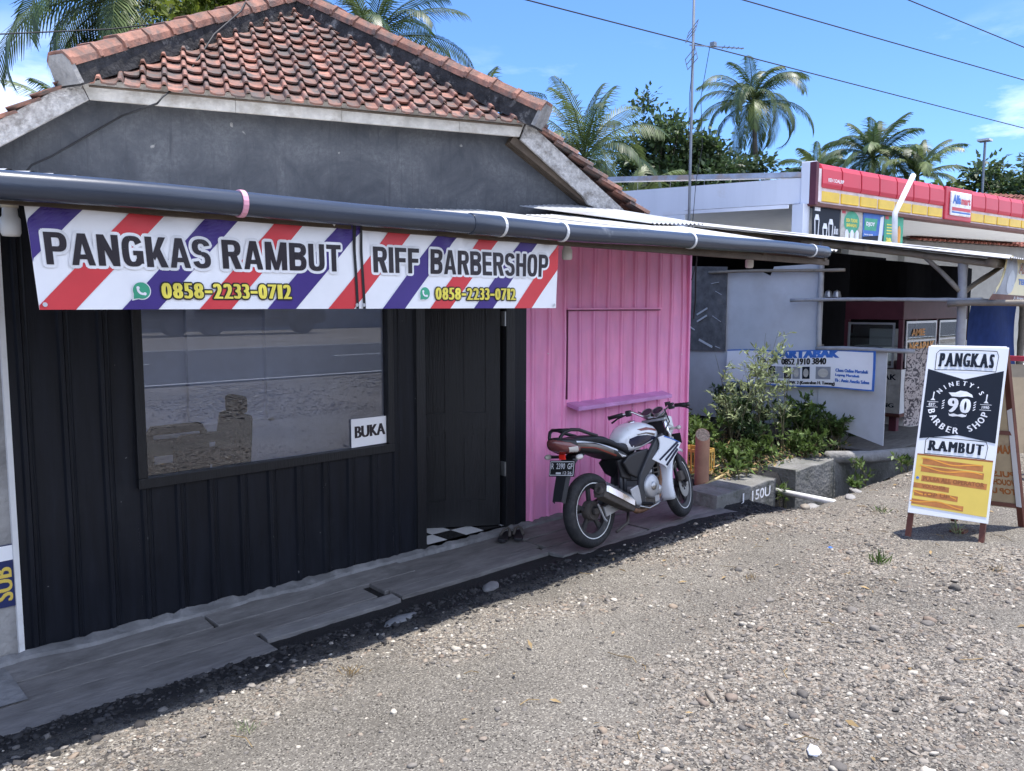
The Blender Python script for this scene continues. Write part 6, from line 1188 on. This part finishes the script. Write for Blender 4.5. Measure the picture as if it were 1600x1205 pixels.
sl = thing('street_light', 'far white flat lamp head on a thin mast above the trees at the right', 'lamp', (45, 8.6, 0))
MB().tube([(45, 8.6, 0), (45, 8.6, 9.9)], .06, 8).build('mast', 'galv', sl); MB().box((44.75, 8.35, 9.9), (45.3, 8.9, 10.0)).build('lamp_head', 'white_paint', sl)
# ------------------------------------------------------------------ vegetation builders
def leafmesh(P, D, Nn, Ln, Wd, fold=.12):
    D = D/np.linalg.norm(D, axis=1, keepdims=True); S = np.cross(D, Nn); S /= np.linalg.norm(S, axis=1, keepdims=True)+1e-9; U = np.cross(S, D)
    a = P; b = P+D*(Ln*.42)[:, None]+S*(Wd/2)[:, None]+U*(Wd*fold)[:, None]; c = P+D*Ln[:, None]-U*(Ln*.06)[:, None]; d = P+D*(Ln*.42)[:, None]-S*(Wd/2)[:, None]+U*(Wd*fold)[:, None]
    V = np.stack([a, b, c, d], 1).reshape(-1, 3); n = len(P); return V, np.arange(4*n).reshape(n, 4)
def palm(label, base, height, L, nf, seed, pale=.35, lean=(0, 0), group='coconut palms beyond the roofs', up=.2, lw=.055, spread=1., droop=1.0):
    rg = np.random.default_rng(seed); t = thing('palm_tree', label, 'palm', tuple(base), group=group); b = np.array(base, float); top = b+np.array([lean[0], lean[1], height])
    pts = [tuple(b+(top-b)*s+np.array([lean[0], lean[1], 0])*(s*s-s)*.6) for s in np.linspace(0, 1, 12)]
    MB().tube(pts, [.20-.10*s+(.02 if i % 2 else 0) for i, s in enumerate(np.linspace(0, 1, 12))], 10).build('trunk', 'palm_trunk', t, smooth=True)
    VV = []; FF = []; MI = []; off = 0; rach = MB()
    for f in range(nf):
        az = f*2.39996+rg.normal(0, .18); age = f/nf; e0 = R(84-spread*(age**.8)*100)+rg.normal(0, .12)+up*.2; l = L*rg.uniform(.85, 1.08)*(1 if age > .12 else .75); dk = R(58+50*age)*droop*rg.uniform(.8, 1.25)
        n = 40; s = np.linspace(0, 1, n); el = e0-dk*s**1.6; az_ = az+rg.normal(0, .15)*s
        T = np.stack([np.cos(el)*np.cos(az_), np.cos(el)*np.sin(az_), np.sin(el)], 1); Pp = top+np.concatenate([[[0, 0, 0]], np.cumsum(T[:-1]*l/n, 0)])
        rach.tube([tuple(p) for p in Pp[::5]]+[tuple(Pp[-1])], [.035*(1-.85*q) for q in np.linspace(0, 1, len(Pp[::5])+1)], 5)
        side = np.stack([-np.sin(az_), np.cos(az_), 0*az_], 1); nrm = np.cross(side, T)
        tw = rg.normal(0, .35)
        for sg in (-1, 1):
            k = np.arange(4, n); ll = L*.235*np.sin(np.pi*(.10+.82*s[k]))**.75*rg.uniform(.85, 1.1, len(k)); fa = R(38)+R(25)*s[k]
            D = side[k]*sg*np.cos(fa)[:, None]+T[k]*np.sin(fa)[:, None]+nrm[k]*(.18+tw*sg*.5); D /= np.linalg.norm(D, axis=1, keepdims=True); g = np.array([0, 0, -1.])
            p0 = Pp[k]; p1 = p0+D*(ll*.5)[:, None]+g*(ll*.05)[:, None]; D2 = D+g*rg.uniform(.35, .95, (len(k), 1)); D2 /= np.linalg.norm(D2, axis=1, keepdims=True); p2 = p1+D2*(ll*.5)[:, None]
            wv = np.cross(D, T[k]); wv = np.cross(wv, D); wv /= np.linalg.norm(wv, axis=1, keepdims=True)+1e-9; w = lw*rg.uniform(.8, 1.2, (len(k), 1))
            V = np.stack([p0-wv*w*.3, p0+wv*w*.3, p1+wv*w*.5, p1-wv*w*.5, p2+wv*w*.08, p2-wv*w*.08], 1).reshape(-1, 3); m = len(k); i6 = np.arange(m)[:, None]*6+off
            FF.append(np.concatenate([i6+np.array([[0, 1, 2, 3]]), i6+np.array([[3, 2, 4, 5]])])); VV.append(V); MI.append(np.full(2*m, 1 if rg.random() < pale else 0)); off += 6*m
    np_mesh('crown', np.concatenate(VV), np.concatenate(FF), ['palm_leaf', 'palm_leaf_pale'], mi=np.concatenate(MI), parent=t)
    rach.build('frond_stalks', 'palm_leaf_pale', t); cn = MB()
    for k in range(7): a = k*.9; cn.lathe([(.001, -.13), (.09, -.09), (.12, 0), (.08, .10), (.001, .13)], 8, tuple(top+np.array([.24*math.cos(a), .24*math.sin(a), -.22-.08*(k % 2)])))
    if seed % 2: cn.build('coconut_bunch', 'leaf_lime', t, smooth=True)
    return t
def tree(label, base, height, crown, seed, mats, nclump=60, per=90, leaf=.22, group=None, name='tree', trunk_r=.16, bare=.0):
    rg = np.random.default_rng(seed); t = thing(name, label, 'tree', tuple(base), group=group); b = np.array(base, float); cx, cy, cz = crown; cc = b+np.array([0, 0, height-cz])
    pts = [b, b+np.array([rg.normal(0, .15), rg.normal(0, .15), height*.3]), b+np.array([rg.normal(0, .3), rg.normal(0, .3), height*.62]), cc+np.array([0, 0, cz*.5])]
    tr = MB().tube([tuple(p) for p in pts], [trunk_r, trunk_r*.75, trunk_r*.5, trunk_r*.15], 9); Ps = []; Ds = []; Ls = []
    for c in range(nclump):
        d = rg.normal(0, 1, 3); d /= np.linalg.norm(d); rr = rg.uniform(.45, 1.)**.6; q = cc+d*np.array([cx, cy, cz])*rr*(1+.22*math.sin(d[0]*5+seed)+.18*math.sin(d[2]*7+seed*2)+.2*rg.normal())
        h = rg.uniform(.3, .95); s_ = pts[1]+(pts[3]-pts[1])*h; mid = (s_+q)/2+rg.normal(0, .15, 3); tr.tube([tuple(s_), tuple(mid), tuple(q)], [trunk_r*.28*(1-h*.6), trunk_r*.16, trunk_r*.05], 5)
        n = int(per*rg.uniform(.5, 1.4)); sg = np.array([cx, cy, cz])*rg.uniform(.12, .22); o = rg.normal(0, 1, (n, 3)); o[:, 2] = np.abs(o[:, 2])*.8-.3; Ps.append(q+o*sg); dd = o+rg.normal(0, .8, (n, 3)); dd[:, 2] -= .3; Ds.append(dd); Ls.append(leaf*rg.uniform(.6, 1.3, n))
    P, D, Ln = np.concatenate(Ps), np.concatenate(Ds), np.concatenate(Ls); Nn = rg.normal(0, .6, P.shape)+np.array([0, 0, 1.]); V, Fq = leafmesh(P, D, Nn, Ln, Ln*.55)
    tr.build('trunk', 'bark', t, smooth=True); mi = (rg.random(len(Fq)) < .18).astype(int); np_mesh('crown', V, Fq, mats, mi=mi, parent=t); return t
palm('tall coconut palm standing alone with drooping fronds above the store roof', (43.1, 19.4, -.1), 13.3, 4.2, 30, 1, pale=.35, lean=(-.8, .4), droop=1.35, spread=1.02, up=.3)
palm('bushy coconut palm with upright fronds just right of the tiled roof', (27.8, 19.6, -.1), 8.5, 4.4, 22, 4, pale=.35, up=.9, spread=.95)
palm('coconut palm with long silvery fronds behind the left ridge of the tiled roof', (9.6, 23.0, -.1), 11.6, 5.2, 44, 6, pale=.75, spread=1.2, droop=1.15)
palm('coconut palm with short spiky fronds left of the lower roof corner', (11.2, 34.0, -.1), 9.2, 4.0, 20, 8, pale=.6)
palm('dark coconut palm peeping over the roof peak', (20.4, 25.2, -.1), 13.0, 4.6, 34, 10, pale=.35, spread=1.1)
palm('pale coconut palm just above the right slope of the tiled roof', (27.0, 26.0, -.1), 10.5, 4.2, 20, 12, pale=.3)
palm('small coconut palm low between the tall palm and the store sign', (60.7, 24.8, -.1), 11.8, 4.0, 20, 14, pale=.2, lw=.08)
palm('ragged coconut palm left of a paler one above the red sign band', (53.5, 17.6, -.1), 11.4, 4.2, 26, 16, pale=.25, lw=.07, spread=1.05)
palm('coconut palm with few pale fronds right of the ragged one above the red sign band', (53.4, 14.8, -.1), 9.9, 4.0, 18, 18, pale=.6, lw=.07, up=.6)
palm('coconut palm with arching pale fronds low behind the roof and the leafy tree', (30.0, 18.6, -.1), 5.8, 4.6, 18, 20, pale=.9, spread=1.25)
tree('tall leafy tree with clumped crown between the two palms behind the store', (37.0, 22.2, -.1), 11.9, (2.3, 2.3, 3.3), 3, ['leaf_tree', 'leaf_mid'], 62, 200, .33, group='leafy trees beyond the store')
tree('broad dark leafy tree behind the antenna mast', (39.2, 20.6, -.1), 10.6, (2.5, 2.5, 3.2), 9, ['leaf_tree', 'leaf_dark'], 62, 200, .33, group='leafy trees beyond the store')
tree('low dark leafy thicket tree behind the white store wall', (35.5, 20.2, -.1), 7.8, (3.6, 3.0, 2.4), 13, ['leaf_dark', 'leaf_tree'], 80, 200, .34, group='leafy trees beyond the store')
tree('bright leafy tree with gaps above the red tiled house', (49.5, 12.4, -.1), 8.2, (2.6, 2.6, 1.5), 15, ['leaf_mid', 'leaf_dark'], 44, 110, .36, group='leafy trees beyond the store')
tree('dense leafy tree at the right edge behind the far lamp', (50.6, 8.6, -.1), 9.4, (2.6, 2.6, 2.2), 17, ['leaf_tree', 'leaf_mid'], 54, 130, .36, group='leafy trees beyond the store')
tree('dull leafy tree low behind the right palms', (56, 13.5, -.1), 7.6, (4.6, 4, 1.8), 19, ['leaf_dark', 'leaf_tree'], 70, 160, .45, group='leafy trees beyond the store')
tree('lime green leafy tree directly above the tiled roof ridge', (11.4, 18.4, -.1), 11.6, (1.9, 1.9, 1.6), 21, ['leaf_lime', 'leaf_lime'], 60, 160, .26, group='leafy trees beyond the house')
tree('dark leafy tree behind the spiky palm at the far left', (12.2, 36, -.1), 8.2, (3, 3, 2.4), 23, ['leaf_mid', 'leaf_dark'], 60, 150, .36, group='leafy trees beyond the house')
# weeds between kiosk and stall
def shrub(name, label, x, y, h, nst, seed, mat_, ll, spread, per=46, group=None, z0=None, lw=.30):
    rg = np.random.default_rng(seed); z = gz1(x, y)-.02 if z0 is None else z0; t = thing(name, label, 'plant', (x, y, z), group=group); stm = MB(); P = []; D = []
    for s in range(nst):
        a = rg.uniform(0, 6.28); r = rg.uniform(.2, 1)*spread; hh = h*rg.uniform(.6, 1.05); b = np.array([x+rg.normal(0, .05), y+rg.normal(0, .05), z]); tp = b+np.array([r*math.cos(a), r*math.sin(a), hh]); md = (b+tp)/2+np.array([0, 0, hh*.1])-np.array([math.cos(a), math.sin(a), 0])*r*.15
        cur = [b*(1-q)**2+2*md*q*(1-q)+tp*q*q for q in np.linspace(0, 1, 8)]; stm.tube([tuple(p) for p in cur], [.007*(1-.8*q) for q in np.linspace(0, 1, 8)], 5)
        for k in range(7):
            q = rg.uniform(.35, .98); p = b*(1-q)**2+2*md*q*(1-q)+tp*q*q; a2 = rg.uniform(0, 6.28); br = np.array([math.cos(a2), math.sin(a2), rg.uniform(.3, 1.1)])*h*.16*rg.uniform(.6, 1.4)*(1.15-q*.6); stm.tube([tuple(p), tuple(p+br)], [.003, .0015], 4)
            for m in range(max(2, per//7)): w = rg.uniform(.15, 1.1); P.append(p+br*w); d = br/np.linalg.norm(br)*.7+rg.normal(0, .7, 3); d[2] += .25; D.append(d)
    P, D = np.array(P), np.array(D); Ln = ll*rg.uniform(.6, 1.3, len(P)); V, Fq = leafmesh(P, D, rg.normal(0, .5, P.shape)+np.array([0, 0, 1.]), Ln, Ln*lw); stm.build('stems', 'stem', t); np_mesh('leaves', V, Fq, [mat_], parent=t); return t
shrub('shrub', 'tall shrub of pale narrow leaves before the grey stall banner', 9.02, .12, 1.66, 6, 31, 'leaf_pale', .085, .34, 84)
shrub('shrub', 'slender pale leaved shrub nearer the pink wall', 8.55, .30, 1.25, 5, 33, 'leaf_pale', .08, .45, 70)
shrub('shrub', 'low pale sapling leaning right of the tall pale shrub', 9.15, -.10, 1.05, 4, 35, 'leaf_pale', .08, .34, 66)
for i, (x, y, h, n, sd, sp_, ll, lab, m_) in enumerate(((9.75, -.05, .66, 20, 41, .42, .075, 'dense dark weed clump at the foot of the stall panel', 'leaf_mid'), (9.3, .5, .60, 14, 42, .42, .08, 'dark bushy weed behind the tall pale shrub', 'leaf_dark'), (8.7, .12, .50, 11, 43, .40, .07, 'dark leafy weed between the pipe stub and the tall shrub', 'leaf_dark'), (9.85, -.35, .52, 14, 44, .38, .07, 'sprawling weed beside the front edge of the stall panel', 'leaf_mid'),
        (8.2, .45, .50, 10, 45, .36, .085, 'bright leafy weed against the corner of the pink wall', 'leaf_mid'), (7.65, .10, .50, 8, 46, .25, .085, 'sunlit green weed behind the yellow crate', 'leaf_mid'), (9.0, -.42, .36, 14, 47, .38, .07, 'low weed spilling over the second concrete block', 'leaf_mid'), (8.35, -.2, .30, 10, 48, .36, .07, 'yellowish low weed behind the gap in the concrete blocks', 'leaf_mid'), (7.85, -.25, .34, 12, 49, .28, .065, 'small weed beside the lettered concrete block', 'leaf_mid'), (10.3, -.2, .45, 14, 51, .4, .07, 'shaded weed under the stall panel', 'leaf_dark'), (9.5, .9, .75, 16, 52, .5, .08, 'tall dark weed at the back of the gap', 'leaf_dark'))):
    shrub('weed', lab, x, y, h, n, sd, m_, ll, sp_, 70, group='weeds between kiosk and stall', lw=.42)
for i, (x, y, h, lab) in enumerate(((7.42, -.52, .30, 'broad leaved seedling right of the pipe stub'), (7.9, -.75, .34, 'weed growing in the gap between the concrete blocks'), (9.3, -.95, .42, 'thin weed standing in the dark ditch'), (9.9, -1.15, .40, 'straggly weed at the far ditch lip'), (8.1, -1.45, .14, 'little weed on the gravel lip beside the white pipe'), (9.4, -1.5, .22, 'small weed tuft on the gravel behind the sandwich board'))):
    shrub('seedling', lab, x, y, h, 4, 60+i, 'leaf_mid', .07 if i else .10, .14, 24, group='small weeds along the ditch', z0=(-.3 if i in (1, 2) else None), lw=.4)
n = 5200; rg = np.random.default_rng(77); X = rg.uniform(7.2, 10.2, n); Y = rg.uniform(-.55, 1.8, n); P = np.stack([X, Y, ground_z(X, Y)+rg.uniform(0, .10, n)], 1); D = rg.normal(0, 1, (n, 3)); D[:, 2] = rg.uniform(.1, 1.2, n); Ln = rg.uniform(.03, .075, n); V, Fq = leafmesh(P, D, rg.normal(0, .5, (n, 3))+np.array([0, 0, 1.]), Ln, Ln*.4)
np_mesh('ground_cover', V, Fq, ['leaf_mid', 'leaf_dry'], mi=(rg.random(n) < .45).astype(int), kind='stuff')
def tuft(label, x, y, h, n, m_, seed):
    rg = np.random.default_rng(seed); P = np.tile([x, y, gz1(x, y)], (n, 1))+rg.normal(0, .025, (n, 3))*np.array([1, 1, 0]); D = rg.normal(0, .55, (n, 3)); D[:, 2] = 1; Ln = h*rg.uniform(.5, 1.2, n); V, Fq = leafmesh(P, D, rg.normal(0, 1, (n, 3)), Ln, Ln*.09); np_mesh('grass_tuft', V, Fq, [m_], label=label, cat='grass', group='grass tufts on the gravel')
for i, (x, y, h, n, m_, lab) in enumerate(((5.4, -2.78, .10, 40, 'leaf_mid', 'green grass tuft alone on the gravel before the sandwich board'), (6.45, -2.95, .16, 10, 'leaf_pale', 'thin pale grass blades under the sandwich board'), (2.05, -1.62, .06, 34, 'leaf_dry', 'dry yellowish grass tuft at the shadow edge below the window'), (1.42, -1.78, .05, 30, 'leaf_pale', 'pale grass tuft on the gravel at the lower left'), (1.10, -2.35, .05, 8, 'leaf_lime', 'tiny yellow green leaf at the bottom edge of the gravel'), (5.7, -3.4, .05, 20, 'leaf_dry', 'dry grass wisp near the right foot of the sandwich board'), (4.6, -2.3, .05, 22, 'leaf_dry', 'dry grass wisp on the gravel beyond the shadow edge'), (6.9, -2.2, .08, 24, 'leaf_mid', 'grass tuft on the gravel left of the sandwich board legs'))): tuft(lab, x, y, h, n, m_, 90+i)
n = 70; rg = np.random.default_rng(123); X = rg.uniform(.6, 9, n); Y = -1.1-3.6*rg.random(n); P = np.stack([X, Y, ground_z(X, Y)+.012], 1); D = rg.normal(0, 1, (n, 3)); D[:, 2] *= .12; Ln = rg.uniform(.025, .07, n); V, Fq = leafmesh(P, D, rg.normal(0, .25, (n, 3))+np.array([0, 0, 1.]), Ln, Ln*.34)
np_mesh('fallen_leaves', V, Fq, ['leaf_dry'], kind='stuff')
n = 46; tw = MB()
for k in range(n):
    x, y, a, l = rg.uniform(.8, 8), -1.2-3.0*rg.random(), rg.uniform(0, 6.28), rg.uniform(.04, .16); z = gz1(x, y)+.008; tw.tube([(x, y, z), (x+l*.5*math.cos(a), y+l*.5*math.sin(a), z+.008), (x+l*math.cos(a+.3), y+l*math.sin(a+.3), z+.004)], .0022, 4)
tw.build('fallen_twigs', 'leaf_dry', kind='stuff')
# ------------------------------------------------------------------ wires
pw = [((11.6, 7.28, 8), (33.23, 3.65, 8), 'overhead power cable, lowest of three across the sky'), ((15.93, 5.03, 8.5), (28.31, 2.47, 8.5), 'overhead power cable, middle one of three across the sky'), ((19.96, 3.07, 9), (26.7, 2.1, 9), 'overhead power cable, topmost of three at the right of the sky')]
for a, b, lab in pw:
    a, b = Vector(a), Vector(b); d = (b-a); wire('power_cable', sagw(a-d*.6, b+d*.6, 0), .014, lab)
wire('house_cable', [(1.2, 5.8, 4.72), (2.23, 5.89, 4.87), (3.57, 6.06, 5.27), (4.2, 5.9, 5.45), (4.62, 5.3, 5.50), (4.35, 4.3, 5.15)], .008, 'thin black cable coming from the left to the roof ridge')
wire('service_cable', [(4.75, 4.45, 5.75), (4.58, 4.38, 5.46), (4.35, 4.1, 5.18), (3.92, 3.85, 4.78), (3.72, 3.70, 4.52), (3.38, 3.42, 4.10), (3.05, 3.08, 3.84), (2.98, 3.03, 3.76), (2.82, 3.50, 3.70), (2.55, 3.68, 3.50), (2.25, 3.72, 3.28), (2.08, 3.75, 3.18), (1.98, 3.70, 3.05)], .010, 'twisted service cable running down the roof tiles and across the gable wall')
# ------------------------------------------------------------------ across the road, mirrored in the shop window
tk_ = thing('parked_truck', 'dark truck parked across the road, mirrored in the shop window', 'truck', (15.5, -30, .5))
MB().box((10.5, -31.8, 1.25), (18.2, -29.6, 3.4)).build('cargo_bed', 'black_sheet', tk_, bevel=.05); MB().box((10.6, -31.2, .85), (20.2, -30.0, 1.2)).build('chassis', 'bike_black', tk_); MB().box((18.5, -31.8, 1.0), (20.6, -29.6, 3.2)).build('cab', 'frame_grey', tk_, bevel=.15)
for x in (13.4, 15.0, 19.4): MB().lathe([(.001, -.3), (.5, -.3), (.56, -.15), (.56, .15), (.5, .3), (.001, .3)], 24, (x, -29.9, 1.04), (0, 1, 0)).build('wheel', 'tyre', tk_)
MB().box((-30, -36.2, .45), (70, -35.8, 3.0)).build('boundary_wall', 'concrete', label='long pale wall across the road, mirrored in the shop window', cat='wall')
for i, (x, y) in enumerate(((6, -38), (13, -40), (22, -39), (30, -41))): tree('broad roadside tree behind the wall across the road', (x, y, .4), 8, (3.5, 3, 3), 101+i, ['leaf_dark', 'leaf_tree'], 40, 60, .5, group='trees across the road')
